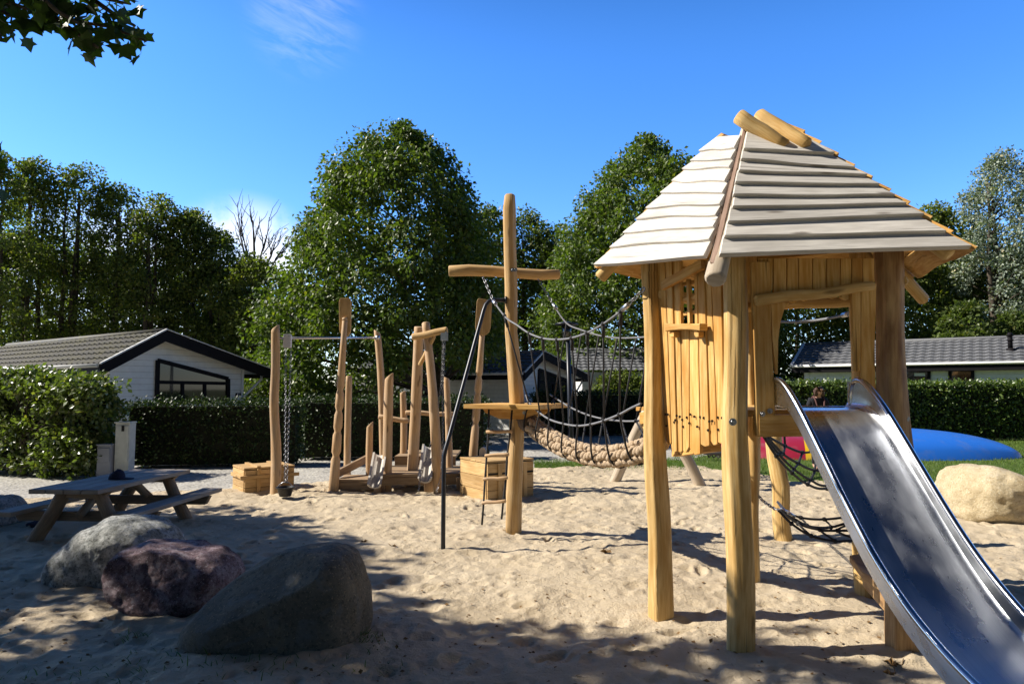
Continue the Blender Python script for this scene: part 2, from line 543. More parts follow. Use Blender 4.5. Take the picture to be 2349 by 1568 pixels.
M['lf_linden'] = leafmat('linden_leaf', (0.135, 0.19, 0.036), (0.052, 0.088, 0.020), 0.40, 0.5)
M['lf_wood'] = leafmat('woodland_leaf', (0.165, 0.205, 0.045), (0.055, 0.085, 0.021), 0.42, 0.4)
M['lf_light'] = leafmat('light_leaf', (0.115, 0.155, 0.035), (0.055, 0.09, 0.022), 0.4, 0.4)
M['lf_silver'] = leafmat('silvery_leaf', (0.30, 0.35, 0.28), (0.10, 0.14, 0.10), 0.25, 0.4)
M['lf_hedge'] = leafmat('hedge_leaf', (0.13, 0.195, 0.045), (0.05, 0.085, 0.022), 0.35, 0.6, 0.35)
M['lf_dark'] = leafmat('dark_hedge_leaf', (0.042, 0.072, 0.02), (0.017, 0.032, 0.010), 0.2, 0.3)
M['lf_beech'] = leafmat('beech_leaf', (0.155, 0.20, 0.058), (0.06, 0.09, 0.026), 0.42, 0.8, 0.35)
M['lf_maple'] = leafmat('maple_leaf', (0.045, 0.080, 0.018), (0.022, 0.042, 0.012), 0.45, 0.3)
M['grass'] = leafmat('grass_blade', (0.11, 0.18, 0.03), (0.06, 0.11, 0.02), 0.4, 0.3)
M['core'] = plain('shaded_core', (0.018, 0.02, 0.01), 1.0, 0, 0.5, 12)  # near-black: the shade inside a hedge is put into the colour
M['litter'] = plain('dry_leaf', (0.16, 0.09, 0.03), 0.9, 0, 0.4, 60)
M['skin'] = plain('skin', (0.52, 0.30, 0.21), 0.55, 0, 0.06, 10)
M['hair'] = plain('brown_hair', (0.06, 0.03, 0.017), 0.45, 0, 0.35, 60, 0.4)
M['blackcloth'] = plain('black_cloth', (0.012, 0.012, 0.016), 0.9, 0, 0.3, 40, 0.3)
M['strap'] = plain('brown_strap', (0.10, 0.045, 0.04), 0.8, 0, 0.2, 40)
# ------------------------------------------------------------------ light and sky
LDIR = V(1.0, -0.075, -0.84).normalized()
sd = bpy.data.lights.new("sun", 'SUN'); sd.energy = 5.0; sd.angle = math.radians(0.53); sd.color = (1.0, 0.93, 0.82)
so = bpy.data.objects.new("sun", sd); COL.objects.link(so)
so.rotation_euler = LDIR.to_track_quat('-Z', 'Y').to_euler(); so.location = (-20, 4, 25)
w = bpy.data.worlds.new("World"); sc.world = w; w.use_nodes = True
nt = w.node_tree
bg = nt.nodes["Background"]
sky = nd(nt, 'ShaderNodeTexSky'); sky.sky_type = 'NISHITA'; sky.sun_disc = False
SUN_EL = math.asin(-LDIR.z); SUN_AZ = math.atan2(-LDIR.x, -LDIR.y)
sky.sun_elevation = SUN_EL; sky.sun_rotation = SUN_AZ
sky.altitude = 0; sky.air_density = 1.0; sky.dust_density = 0.25; sky.ozone_density = 4.5
hs = nd(nt, 'ShaderNodeHueSaturation'); hs.inputs['Saturation'].default_value = 1.26; hs.inputs['Hue'].default_value = 0.503
lk(nt, sky.outputs[0], hs.inputs['Color'])
tcw = nd(nt, 'ShaderNodeTexCoord').outputs['Generated']


def dirmask(d, r0, r1):       # 1 inside angular radius r0 round direction d, 0 beyond r1
    vd = nd(nt, 'ShaderNodeVectorMath', operation='DOT_PRODUCT'); lk(nt, tcw, vd.inputs[0]); vd.inputs[1].default_value = tuple(d.normalized())
    mr_ = nd(nt, 'ShaderNodeMapRange', interpolation_type='SMOOTHSTEP')
    mr_.inputs[1].default_value = math.cos(r1); mr_.inputs[2].default_value = math.cos(r0)
    lk(nt, vd.outputs['Value'], mr_.inputs[0])
    return mr_.outputs[0]


def mth(op, a, b_):
    q = nd(nt, 'ShaderNodeMath', operation=op)
    for s_, i in ((a, 0), (b_, 1)):
        if hasattr(s_, 'is_linked'): lk(nt, s_, q.inputs[i])
        else: q.inputs[i].default_value = s_
    return q.outputs[0]


wa = (ray(800, 95) - ray(600, -5)).normalized(); wc = ray(700, 40).normalized(); wb = wa.cross(wc)
wvec = nd(nt, 'ShaderNodeCombineXYZ')
for ax_, k_, i_ in ((wa, 14.0, 0), (wb, 60.0, 1), (wc, 3.0, 2)):
    dv_ = nd(nt, 'ShaderNodeVectorMath', operation='DOT_PRODUCT'); lk(nt, tcw, dv_.inputs[0]); dv_.inputs[1].default_value = tuple(ax_ * k_)
    lk(nt, dv_.outputs['Value'], wvec.inputs[i_])
wn = nd(nt, 'ShaderNodeTexNoise'); wn.inputs['Scale'].default_value = 1.0; wn.inputs['Detail'].default_value = 8; wn.inputs['Roughness'].default_value = 0.62; wn.inputs['Distortion'].default_value = 0.6
lk(nt, wvec.outputs[0], wn.inputs['Vector'])
wisp = ramp(nt, wn.outputs['Fac'], [(0.40, (0, 0, 0)), (0.80, (1, 1, 1))])
c1 = mth('MULTIPLY', mth('MULTIPLY', wisp, mth('MULTIPLY', dirmask(ray(700, 40), 0.005, 0.095), dirmask(ray(690, 35), 0.0, 0.10))), 0.22)
cn = nd(nt, 'ShaderNodeTexNoise'); cn.inputs['Scale'].default_value = 9; cn.inputs['Detail'].default_value = 8; cn.inputs['Roughness'].default_value = 0.6
lk(nt, tcw, cn.inputs['Vector'])
puff = ramp(nt, cn.outputs['Fac'], [(0.40, (0, 0, 0)), (0.56, (1, 1, 1))])
msk = mth('MAXIMUM', dirmask(ray(560, 650), 0.03, 0.13), mth('MAXIMUM', dirmask(ray(300, 720), 0.05, 0.16), dirmask(ray(60, 720), 0.05, 0.16)))
c2 = mth('MULTIPLY', mth('MULTIPLY', puff, msk), 0.9)
cl = mth('MAXIMUM', c1, c2)
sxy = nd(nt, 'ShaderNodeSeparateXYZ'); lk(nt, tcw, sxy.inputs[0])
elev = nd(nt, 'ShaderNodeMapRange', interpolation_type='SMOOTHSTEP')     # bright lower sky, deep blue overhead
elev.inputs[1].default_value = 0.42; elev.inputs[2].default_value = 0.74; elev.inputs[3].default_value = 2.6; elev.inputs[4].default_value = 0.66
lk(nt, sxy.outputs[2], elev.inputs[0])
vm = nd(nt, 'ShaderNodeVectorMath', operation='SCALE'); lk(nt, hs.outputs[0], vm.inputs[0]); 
frnt = nd(nt, 'ShaderNodeMapRange', interpolation_type='SMOOTHSTEP')     # sky dimmed behind the camera to cut its fill light
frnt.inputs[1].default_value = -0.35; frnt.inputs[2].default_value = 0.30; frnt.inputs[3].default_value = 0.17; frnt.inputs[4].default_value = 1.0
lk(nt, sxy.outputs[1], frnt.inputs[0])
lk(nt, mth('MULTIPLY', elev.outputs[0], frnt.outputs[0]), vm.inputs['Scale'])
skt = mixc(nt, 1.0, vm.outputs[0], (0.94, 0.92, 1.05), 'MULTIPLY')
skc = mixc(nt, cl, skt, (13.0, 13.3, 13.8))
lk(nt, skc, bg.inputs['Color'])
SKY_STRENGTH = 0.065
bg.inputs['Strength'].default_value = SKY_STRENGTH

# ------------------------------------------------------------------ ground
rng = np.random.default_rng(7)


def vnoise(nx, ny, cell, seed):
    r = np.random.default_rng(seed)
    gx, gy = int(nx / cell) + 3, int(ny / cell) + 3
    g = r.random((gx, gy))
    x = np.arange(nx) / cell; y = np.arange(ny) / cell
    xi = x.astype(int); yi = y.astype(int)
    fx = x - xi; fy = y - yi
    fx = fx * fx * (3 - 2 * fx); fy = fy * fy * (3 - 2 * fy)
    a = g[xi][:, yi] * (1 - fy) + g[xi][:, yi + 1] * fy
    b_ = g[xi + 1][:, yi] * (1 - fy) + g[xi + 1][:, yi + 1] * fy
    return a * (1 - fx[:, None]) + b_ * fx[:, None] - 0.5


HX0, HY0, HR = -13.0, 0.5, 0.025
NXh, NYh = int(28.5 / HR), int(18.5 / HR)
H = vnoise(NXh, NYh, 90, 1) * 0.085 + vnoise(NXh, NYh, 30, 2) * 0.045 + vnoise(NXh, NYh, 12, 3) * 0.03 + vnoise(NXh, NYh, 5, 31) * 0.022 + vnoise(NXh, NYh, 2.6, 32) * 0.012
for k in range(26000):
    px_ = rng.uniform(0, NXh); py_ = rng.uniform(0, NYh)
    r_ = rng.uniform(0.035, 0.105) / HR
    dep = r_ * HR * rng.uniform(0.04, 0.20)
    R2 = int(r_ * 1.7) + 1
    x0, x1 = max(0, int(px_) - R2), min(NXh, int(px_) + R2)
    y0, y1 = max(0, int(py_) - R2), min(NYh, int(py_) + R2)
    if x1 - x0 < 2 or y1 - y0 < 2: continue
    X_, Y_ = np.meshgrid(np.arange(x0, x1) - px_, np.arange(y0, y1) - py_, indexing='ij')
    an = rng.uniform(0, 3.14); el = rng.uniform(0.6, 1.0)
    ca_, sa_ = math.cos(an), math.sin(an)
    q = np.sqrt((X_ * ca_ + Y_ * sa_) ** 2 + ((-X_ * sa_ + Y_ * ca_) / el) ** 2) / r_
    H[x0:x1, y0:y1] += np.where(q < 1, -dep * (1 - q * q), 0) + np.where((q > 0.75) & (q < 1.6), dep * 0.38 * np.sin((q - 0.75) / 0.85 * np.pi), 0)
def dent(px_, py_, r_, el, an, dep):
    R2 = int(r_ * 1.8) + 1
    x0, x1 = max(0, int(px_) - R2), min(NXh, int(px_) + R2); y0, y1 = max(0, int(py_) - R2), min(NYh, int(py_) + R2)
    if x1 - x0 < 2 or y1 - y0 < 2: return
    X_, Y_ = np.meshgrid(np.arange(x0, x1) - px_, np.arange(y0, y1) - py_, indexing='ij')
    ca_, sa_ = math.cos(an), math.sin(an)
    q = np.sqrt((X_ * ca_ + Y_ * sa_) ** 2 + ((-X_ * sa_ + Y_ * ca_) / el) ** 2) / r_
    H[x0:x1, y0:y1] += np.where(q < 1, -dep * (1 - q ** 3), 0) + np.where((q > 0.8) & (q < 1.6), dep * 0.45 * np.sin((q - 0.8) / 0.8 * np.pi), 0)
for tr in range(26):                      # trails of footprints
    x_, y_ = rng.uniform(-6, 7), rng.uniform(3.5, 12); a_ = rng.uniform(0, 6.28)
    for st in range(int(rng.uniform(6, 14))):
        a_ += rng.normal(0, .18); x_ += .5 * math.cos(a_); y_ += .5 * math.sin(a_)
        s_ = 1 if st % 2 else -1
        dent((x_ - s_ * .1 * math.sin(a_) - HX0) / HR, (y_ + s_ * .1 * math.cos(a_) - HY0) / HR, .13 / HR, .42, a_, rng.uniform(.025, .045))
dent((2.6 - HX0) / HR, (2.2 - HY0) / HR, .6 / HR, .6, 1.4, .05)
H += vnoise(NXh, NYh, 2, 5) * 0.006


def sandfar(X):
    return np.interp(X, [-13, -9, -6, -4.6, -3, -1.5, 0.3, 1.6, 3.1, 4.2, 5.4, 6.5, 8.2, 12],
                     [11.6, 11.3, 11.7, 12.2, 13.0, 13.6, 14.6, 15.6, 15.9, 15.6, 13.6, 12.4, 11.7, 11.3])


def smooth(a, b_, x):
    t = np.clip((x - a) / (b_ - a), 0, 1)
    return t * t * (3 - 2 * t)


EDGE = vnoise(NXh, NYh, 26, 11) * 1.1 + vnoise(NXh, NYh, 7, 12) * 0.35


def sandz(X, Y, raw=False):
    X = np.asarray(X, dtype=float); Y = np.asarray(Y, dtype=float)
    xi = np.clip((X - HX0) / HR, 0, NXh - 1.001); yi = np.clip((Y - HY0) / HR, 0, NYh - 1.001)
    i = xi.astype(int); j = yi.astype(int); fx = xi - i; fy = yi - j
    i1 = np.minimum(i + 1, NXh - 1); j1 = np.minimum(j + 1, NYh - 1)
    h = H[i, j] * (1 - fx) * (1 - fy) + H[i1, j] * fx * (1 - fy) + H[i, j1] * (1 - fx) * fy + H[i1, j1] * fx * fy
    e = EDGE[i, j]
    d = Y - sandfar(X) + e
    k = smooth(-0.7, 0.35, d)
    return np.maximum(h + 0.02, -0.042) * (1 - 0.7 * k) - 0.13 * k


def gz(x, y):
    return float(sandz(x, y))


D_ = np.concatenate([[-6, -3, -1, .2, .8, 1.3], 1.6 * np.power(17.5 / 1.6, np.linspace(0, 1, 620))])
U_ = np.concatenate([np.linspace(-3.5, -0.95, 50), np.linspace(-0.92, 0.92, 860), np.linspace(0.95, 3.5, 50)])
DD, UU = np.meshgrid(D_, U_, indexing='ij')
XX = np.clip(UU * np.maximum(DD, 3.0), -14, 14); YY = DD
ZZ = sandz(XX, YY)
nr, nc = XX.shape
idx = np.arange(nr * nc).reshape(nr, nc)
fc = np.stack([idx[:-1, :-1], idx[:-1, 1:], idx[1:, 1:], idx[1:, :-1]], -1).reshape(-1, 4)
sand = npmesh('sand', np.stack([XX, YY, ZZ], -1).reshape(-1, 3), fc, np.full(len(fc), 4), M['sand'], smooth=True)
kind(sand, 'structure')


def sheet(name, poly, z, mat):
    mb = MB(1)
    n = len(poly); b_ = len(mb.v)
    mb.v += [V(p[0], p[1], z) for p in poly]
    mb.face(list(range(n)), V(0, 1, 0))
    return kind(mb.build(name, mat), 'structure')


sheet('ground', [(-900, -60), (900, -60), (900, 1800), (-900, 1800)], -0.10, M['soil'])
sheet('path', [(-40, 9.0), (3.2, 9.0), (3.9, 15.2), (4.0, 16.6), (8.5, 22.4), (12, 33), (-40, 33)], -0.055, M['path'])
sheet('lawn', [(3.2, 9.0), (40, 9.0), (40, 40), (12, 33), (8.5, 22.4), (4.0, 16.6), (3.9, 15.2)], -0.05, M['lawn'])
sheet('lawn_strip', [(0.4, 14.6), (3.95, 14.9), (4.05, 16.7), (2.6, 16.9), (0.6, 16.1)], -0.045, M['lawn'])


# ------------------------------------------------------------------ leaves
T_SIMPLE = (np.array([[0, 0, 0], [0.5, 0.36, 0.07], [1, 0, -0.03], [0.5, -0.36, 0.07]]), [(0, 1, 2), (0, 2, 3)])
mp_pts = [(0, 0), (0.10, 0.30), (0.02, 0.48), (0.30, 0.40), (0.52, 0.62), (0.58, 0.30), (1.0, 0.0)]
mp_all = mp_pts + [(a, -b_) for a, b_ in mp_pts[-2:0:-1]]
T_MAPLE = (np.array([[a, b_, 0.10 * abs(b_) - 0.08 * a * a] for a, b_ in mp_all]), [tuple(range(0, 7)), (0,) + tuple(range(6, 12))])
T_BLADE = (np.array([[0, -0.045, 0], [0, 0.045, 0], [0.6, 0.03, 0.06], [0.6, -0.03, 0.06], [1, 0, 0.26]]), [(0, 1, 2, 3), (3, 2, 4)])


def unit(a):
    return a / np.maximum(np.linalg.norm(a, axis=1, keepdims=True), 1e-9)


def leaves(name, pos, axis, nrm, size, templ, mat, parent=None, o_=None):
    tv, tf = templ
    axis = unit(axis); bt = unit(np.cross(nrm, axis)); nrm = np.cross(axis, bt)
    size = np.asarray(size)[:, None, None]
    co = pos[:, None, :] + size * (tv[None, :, 0:1] * axis[:, None, :] + tv[None, :, 1:2] * bt[:, None, :] + tv[None, :, 2:3] * nrm[:, None, :])
    n, k = len(pos), len(tv)
    base = np.arange(n) * k
    cols = []; tot = []
    for f_ in tf:
        cols += list(f_); tot.append(len(f_))
    ff = (base[:, None] + np.array(cols)[None, :]).ravel()
    return npmesh(name, co.reshape(-1, 3), ff, np.tile(tot, n), mat, parent, False, o_)


def rdirs(r, n):
    d = r.normal(size=(n, 3))
    return unit(d)


def clump_leaves(r, centers, rads, per, up=0.5, flat=0.75, droop=0.3):
    n = len(centers)
    cnt = np.full(n, per)
    ci = np.repeat(np.arange(n), cnt)
    d = rdirs(r, len(ci)); rr = r.random(len(ci)) ** 0.45
    pos = centers[ci] + d * (rads[ci] * rr)[:, None] * np.array([1, 1, flat])
    nrm = unit(d * 0.6 + rdirs(r, len(ci)) * 0.8 + np.array([0, 0, up]))
    ax = unit(d * 0.7 + rdirs(r, len(ci)) * 0.7 + np.array([0, 0, -droop]))
    return pos, ax, nrm


def make_tree(name, label, base, centers, rads, per, size, mat, trunk_r, trunk_top, nlimb=20, seed=0, group=None, templ=T_SIMPLE, up=0.5, bark=None, droop=0.3, cat='tree', trunks=1, limb_r=0.35):
    """trunk with limbs that reach into the leaf clumps; crown = thousands of separate leaves"""
    r = np.random.default_rng(seed)
    base = Vector(base)
    t = thing(name, label, cat, base, group)
    pos, ax, nrm = clump_leaves(r, centers, rads, per, up, droop=droop)
    sz = size * r.uniform(0.6, 1.25, len(pos))
    leaves('crown', pos, ax, nrm, sz, templ, mat, t)
    mb = MB(seed)
    for q in range(trunks):
        ox, oy = (0, 0) if q == 0 else (r.uniform(-0.6, 0.6), r.uniform(-0.5, 0.5))
        k = 7
        pts = [base + V(ox + (r.uniform(-.12, .12) if i else 0), oy + (r.uniform(-.12, .12) if i else 0), -0.2 + (trunk_top + 0.2) * i / (k - 1)) for i in range(k)]
        rad = [trunk_r * (1.25 if i == 0 else 1) * (1 - 0.82 * i / (k - 1)) for i in range(k)]
        mb.tube(pts, rad, 8, 0.06)
        for j in r.choice(len(centers), min(nlimb, len(centers)), replace=False):
            c = Vector(centers[j])
            zz = min(c.z - base.z - 0.2, trunk_top * 0.95)
            zz = max(0.18 * trunk_top, zz - 0.55 * (Vector((c.x, c.y, 0)) - Vector((base.x, base.y, 0))).length)
            f_ = zz / trunk_top * (k - 1); i = int(min(k - 2, f_)); a = pts[i].lerp(pts[i + 1], f_ - i)
            mid = a.lerp(c, 0.5) + V(r.uniform(-.2, .2), r.uniform(-.2, .2), r.uniform(0, .25))
            r0 = trunk_r * limb_r * (1 - 0.6 * zz / trunk_top)
            mb.tube([a, mid, c], [r0, r0 * 0.55, r0 * 0.15], 5)
    mb.build('trunk', bark or M['bark'], t)
    return t


def profile_clumps(r, n, base, h0, h1, prof, cr, depth=0.55):
    """clump centres filling a round crown whose radius follows prof(0..1)"""
    out = []; rad = []
    while len(out) < n:
        t = r.random()
        R = prof(t)
        if r.random() > R / 4.5: continue
        a = r.uniform(0, 6.283)
        q = R * (depth + (1 - depth) * r.random() ** 0.5) * r.uniform(0.86, 1.06)
        out.append((base[0] + q * math.cos(a), base[1] + q * math.sin(a), base[2] + h0 + (h1 - h0) * t))
        rad.append(cr * r.uniform(0.6, 1.3) * (0.55 + 0.45 * min(1, R / 2)))
    return np.array(out), np.array(rad)


def sub(o, l):
    o["label"] = l
    return o
# ------------------------------------------------------------------ trees
def tree_at(px, D):
    p = P(px, 890, D); return (p.x, p.y, -0.05)


r = np.random.default_rng(21)
# big linden in the middle
b0 = tree_at(1000, 24.0)
H_L = P(925, 290, 24.0).z
cx = tree_at(905, 24.0)


def prof1(t): return np.interp(t, [0, 0.08, 0.2, 0.4, 0.6, 0.8, 0.93, 1.0], [2.4, 3.4, 3.7, 3.4, 2.9, 2.1, 1.25, 0.35]) * 1.17


def lopside(c, b_, k):      # lower crown reaches farther to one side
    c = c.copy(); t = np.clip(1 - (c[:, 2]) / 7.0, 0, 1)
    c[:, 0] += k * t
    return c


c_, rd = profile_clumps(r, 920, cx, 1.0, H_L - 0.05, prof1, 0.58)
c_ = lopside(c_, cx, -0.75)
kp_ = ~((c_[:, 0] > cx[0] + 0.6) & (c_[:, 2] < 2.5))
c_ = c_[kp_]; rd = rd[kp_]
xt_ = P(925, 290, 24.0)
sp_ = np.array([[xt_.x + dx, xt_.y + r.uniform(-.3, .3), xt_.z + dz] for dx, dz in ((0, -.05), (.05, .1), (-.12, -.35), (.35, -.35), (.5, -.5), (-.4, -.7), (.75, -.9), (-.75, -1.1), (-1.0, -1.25), (1.05, -1.5), (.2, -.6), (-.2, -.8))])
c_ = np.concatenate([c_, sp_]); rd = np.concatenate([rd, np.full(len(sp_), .22)])
make_tree('linden_tree', 'tall dense cone-shaped linden standing behind the wooden play ship', b0, c_, rd, 105, 0.152, M['lf_linden'], 0.26, H_L * 0.8, 60, 3, droop=0.5)
# second linden behind the rope bridge
b1 = tree_at(1490, 37.5)
H_2 = P(1545, 318, 37.5).z


def prof2(t): return 1.75 * np.interp(t, [0, 0.1, 0.3, 0.55, 0.75, 0.92, 1.0], [2.2, 3.3, 3.7, 3.0, 2.1, 0.9, 0.2])


cx2 = (b1[0] + 0.15, b1[1], b1[2])
c_, rd = profile_clumps(r, 800, cx2, 1.5, H_2, prof2, 0.78)
make_tree('linden_tree', 'linden half hidden by the hut roof, rising behind the rope bridge', b1, c_, rd, 100, 0.215, M['lf_linden'], 0.26, H_2 * 0.8, 50, 4, droop=0.5)


def wood_tree(px, D, topy, wpx, label, seed, mat='lf_wood', low=2.2, n=110, per=85, size=0.23, trunks=2, group=None, lean=0.0, name='woodland_tree', cr=0.85, nl=26, depth=0.35, tr=0.2, bark=None):
    rr = np.random.default_rng(seed)
    b_ = tree_at(px, D); top = P(px, topy, D).z
    R = wpx / 2 * D / F

    def pf(t): return R * np.interp(t, [0, 0.25, 0.55, 0.8, 0.95, 1.0], [0.75, 0.85, 1.0, 0.85, 0.45, 0.15])
    out = []; rd_ = []
    while len(out) < n:
        t = rr.random() ** 0.8
        a = rr.uniform(0, 6.283); q = pf(t) * (depth + (1 - depth) * rr.random() ** 0.5)
        out.append((b_[0] + q * math.cos(a) + lean * t, b_[1] + q * math.sin(a), low + (top - low - cr * 0.6) * t)); rd_.append(cr * rr.uniform(0.55, 1.2))
    return make_tree(name, label, b_, np.array(out), np.array(rd_), per, size, M[mat], tr, (top - 0.5) * 0.9, nl, seed, group, bark=bark, trunks=trunks, limb_r=0.3)


GL = 'trees of the wood behind the dark-gabled chalet'
specs = [
    (-55, 34, 330, 190, 'woodland tree reaching above the frame edge behind the clipped beech hedge', 101),
    (55, 37, 352, 140, 'woodland tree with a rounded top beside a narrow gap of sky, second tallest', 102),
    (165, 38, 372, 165, 'tallest thin woodland tree with several trunks above the mossy chalet roof', 103),
    (255, 39, 418, 150, 'woodland tree whose top steps down beside the tallest one, above the mossy roof', 104),
    (345, 38, 440, 150, 'loose woodland tree right above the ridge of the mossy chalet', 105),
    (425, 39, 476, 140, 'woodland tree above the falling edge of the dark gable', 106),
    (500, 39, 520, 130, 'low woodland tree beside the bare dead tree', 107),
    (575, 38, 575, 130, 'lowest woodland tree at the foot of the dead tree next to the linden', 108),
]
for s_ in specs:
    wood_tree(*s_, low=2.2, n=100, per=115, size=0.19, trunks=3, cr=0.8, group=GL, nl=16)
# second, darker row behind, closing the wood low down
for i, px in enumerate((-20, 105, 215, 310, 400, 480, 555, 620)):
    wood_tree(px, 47, (470, 520, 540, 560, 575, 600, 625, 660)[i], 190, 'shaded tree deep in the wood behind the front row of trunks', 130 + i, low=0.4, n=70, per=90, size=0.25, trunks=2, group='shaded trees deep in the wood', cr=1.25, nl=14)
GM = 'trees beyond the chalets between the two lindens'
for i, (px, ty, l) in enumerate(((1120, 478, 'yellowish green tree filling the gap right of the tall linden'), (1205, 486, 'bluish green tree directly behind the top of the mast'), (1285, 520, 'tree peeping between the mast and the second linden'))):
    wood_tree(px, 43, ty - 14, 175, l, 150 + i, mat='lf_light', low=1.0, n=140, per=90, size=0.22, group=GM, cr=0.95)
GR = 'dark trees beyond the hedge on the lawn side'
for i, (px, D, ty, wpx) in enumerate(((1560, 42, 640, 190), (1700, 40, 620, 190), (1830, 42, 600, 190), (1950, 40, 590, 190), (2060, 42, 560, 190), (2165, 43, 462, 130), (2250, 44, 500, 170), (2350, 43, 560, 190), (2440, 42, 480, 180))):
    wood_tree(px, D, ty, wpx, 'thin-topped dark tree standing just left of the silver willow' if i == 5 else 'dark dense tree in the shaded row beyond the grey-roofed chalet', 170 + i, low=0.4, n=150, per=90, size=0.24, group=GR if i != 5 else None, cr=1.05)
wood_tree(2300, 40, 338, 185, 'tall silvery willow with pale shimmering leaves above the grey-roofed chalet', 190, mat='lf_silver', low=3.5, n=150, per=120, size=0.17, name='silver_willow', cr=0.8, lean=0.8, tr=0.28)
wood_tree(2225, 34, 690, 120, 'fresh green bush growing just behind the grey-tiled roof beside the chimney pipe', 191, mat='lf_light', low=1.2, n=60, per=90, size=0.2, name='leafy_bush', cr=0.6)
wood_tree(2330, 34, 715, 120, 'fresh green bush at the frame edge behind the grey-tiled roof', 192, mat='lf_light', low=1.2, n=60, per=90, size=0.2, name='leafy_bush', cr=0.6)
for i, (px, D, ty, wpx, l) in enumerate(((600, 23, 862, 110, 'glossy bush above the clipped hedge beside the downpipe of the chalet'), (700, 22.5, 870, 110, 'glossy bush above the hedge behind the crane chains'), (775, 22, 876, 90, 'light green bush above the hedge behind the oar post'))):
    wood_tree(px, D, ty, wpx, l, 200 + i, mat='lf_light', low=0.4, n=55, per=75, size=0.12, name='leafy_bush', cr=0.42, tr=0.06, trunks=1)
for i, px in enumerate((1420, 1475)):
    wood_tree(px, 31, (846, 850)[i], 110, ('leafy bush behind the low hedge under the second linden', 'leafy bush behind the low hedge close to the hut post')[i], 215 + i, mat='lf_wood', low=0.4, n=45, per=70, size=0.15, name='leafy_bush', cr=0.5, tr=0.06, trunks=1)

# bare dead tree
t = thing('dead_tree', 'bare dead tree with thin leafless grey branches sticking above the wood', 'tree', tree_at(590, 52))
mb = MB(5)
rr = random.Random(8)
def branch(a, b_, r0, lev):
    m_ = a.lerp(b_, 0.5) + V(rr.uniform(-.2, .2), rr.uniform(-.2, .2), rr.uniform(-.1, .2))
    mb.tube([a, m_, b_], [r0, r0 * 0.8, r0 * 0.35], 5)
    if lev:
        for k in range(3):
            s0 = a.lerp(b_, rr.uniform(0.35, 0.9)); d = (b_ - a) * rr.uniform(0.35, 0.6)
            branch(s0, s0 + d + V(rr.uniform(-.8, .8), rr.uniform(-.5, .5), rr.uniform(0, .5)), r0 * 0.5, lev - 1)
bp = V(*tree_at(590, 52))
mb.tube([bp, P(592, 760, 52), P(588, 640, 52)], [0.2, 0.14, 0.09], 7)
for (x0, y0, x1, y1) in ((588, 640, 580, 505), (588, 640, 545, 510), (590, 650, 610, 545), (592, 660, 640, 580), (590, 655, 560, 560), (600, 625, 632, 555)):
    branch(P(x0, y0, 52), P(x1, y1, 52), 0.10, 2)
mb.build('trunk', M['deadbark'], t)

# maples just outside the frame: their crowns shade the foreground
def ray_blob(sx, sy, h): return (sx - h / 0.84, sy + 0.075 * h / 0.84, h)
SH_X = [-9, -4.6, -2.74, -2.17, -1.47, -1.1, -.14, .75, 1.3, 1.55, 3, 6]
SH_Y = [11.0, 10.2, 8.9, 8.2, 7.1, 5.7, 5.1, 5.1, 4.65, 4.2, 3.9, 3.4]
GAPS = ((-3.1, 6.15, .75), (-3.1, 5.0, .5), (-2.3, 5.5, .3))
def maple(label, base, blobs, seed, top):
    rr = np.random.default_rng(seed)
    C_ = []; R_ = []
    for (c, rad, n) in blobs:
        d = rdirs(rr, n); q = rr.random(n) ** 0.4
        C_.append(np.array(c) + d * (rad * q)[:, None] * np.array([1, 1, 0.8])); R_.append(np.full(n, 0.5) * rr.uniform(0.6, 1.2, n))
    C_ = np.concatenate(C_); R_ = np.concatenate(R_)
    sx_ = C_[:, 0] + C_[:, 2] / 0.84; sy_ = C_[:, 1] - 0.075 * C_[:, 2] / 0.84
    keep = sy_ < np.interp(sx_, SH_X, SH_Y) - 0.25 * R_ / 0.5 + rr.normal(0, .12, len(C_))   # clumps dropped so the crown's shadow keeps to a set outline
    for (gx, gy, gr) in GAPS: keep &= (((sx_ - gx) / 1.3) ** 2 + (sy_ - gy) ** 2) > (gr * rr.uniform(.8, 1.1, len(C_))) ** 2
    C_ = C_[keep]; R_ = R_[keep]
    return make_tree('maple_tree', label, base, C_, R_, 60, 0.17, M['lf_maple'], 0.24, top, 40, seed, templ=T_MAPLE, up=0.9)
maple('broad maple beside the camera whose crown shades the boulders', (-8.4, 3.0, 0), [(ray_blob(-1.9, 2.75, 6.0), 2.4, 118), (ray_blob(0.35, 3.35, 6.0), 1.8, 48), (ray_blob(1.5, 1.9, 5.6), 1.7, 36), (ray_blob(-2.6, 5.6, 6.4), 2.1, 105), ((-6.0, -2.5, 6.5), 2.8, 90), ((-1.0, -5.5, 6.8), 2.8, 80)], 301, 6.8)  # last two crown blobs added behind the camera to block sky light
maple('broad maple beside the path whose crown shades the picnic table', (-12.6, 7.6, 0), [(ray_blob(-3.6, 7.6, 6.4), 2.1, 125), (ray_blob(-6.7, 8.2, 6.0), 2.05, 115)], 302, 6.8)

maple('unseen maple added behind the camera to block sky light', (5.5, -6.5, 0), [((5.0, -5.5, 6.2), 3.2, 110), ((9.5, -3.0, 6.5), 2.6, 70)], 303, 6.8)  # out of view, added to hold back sky fill

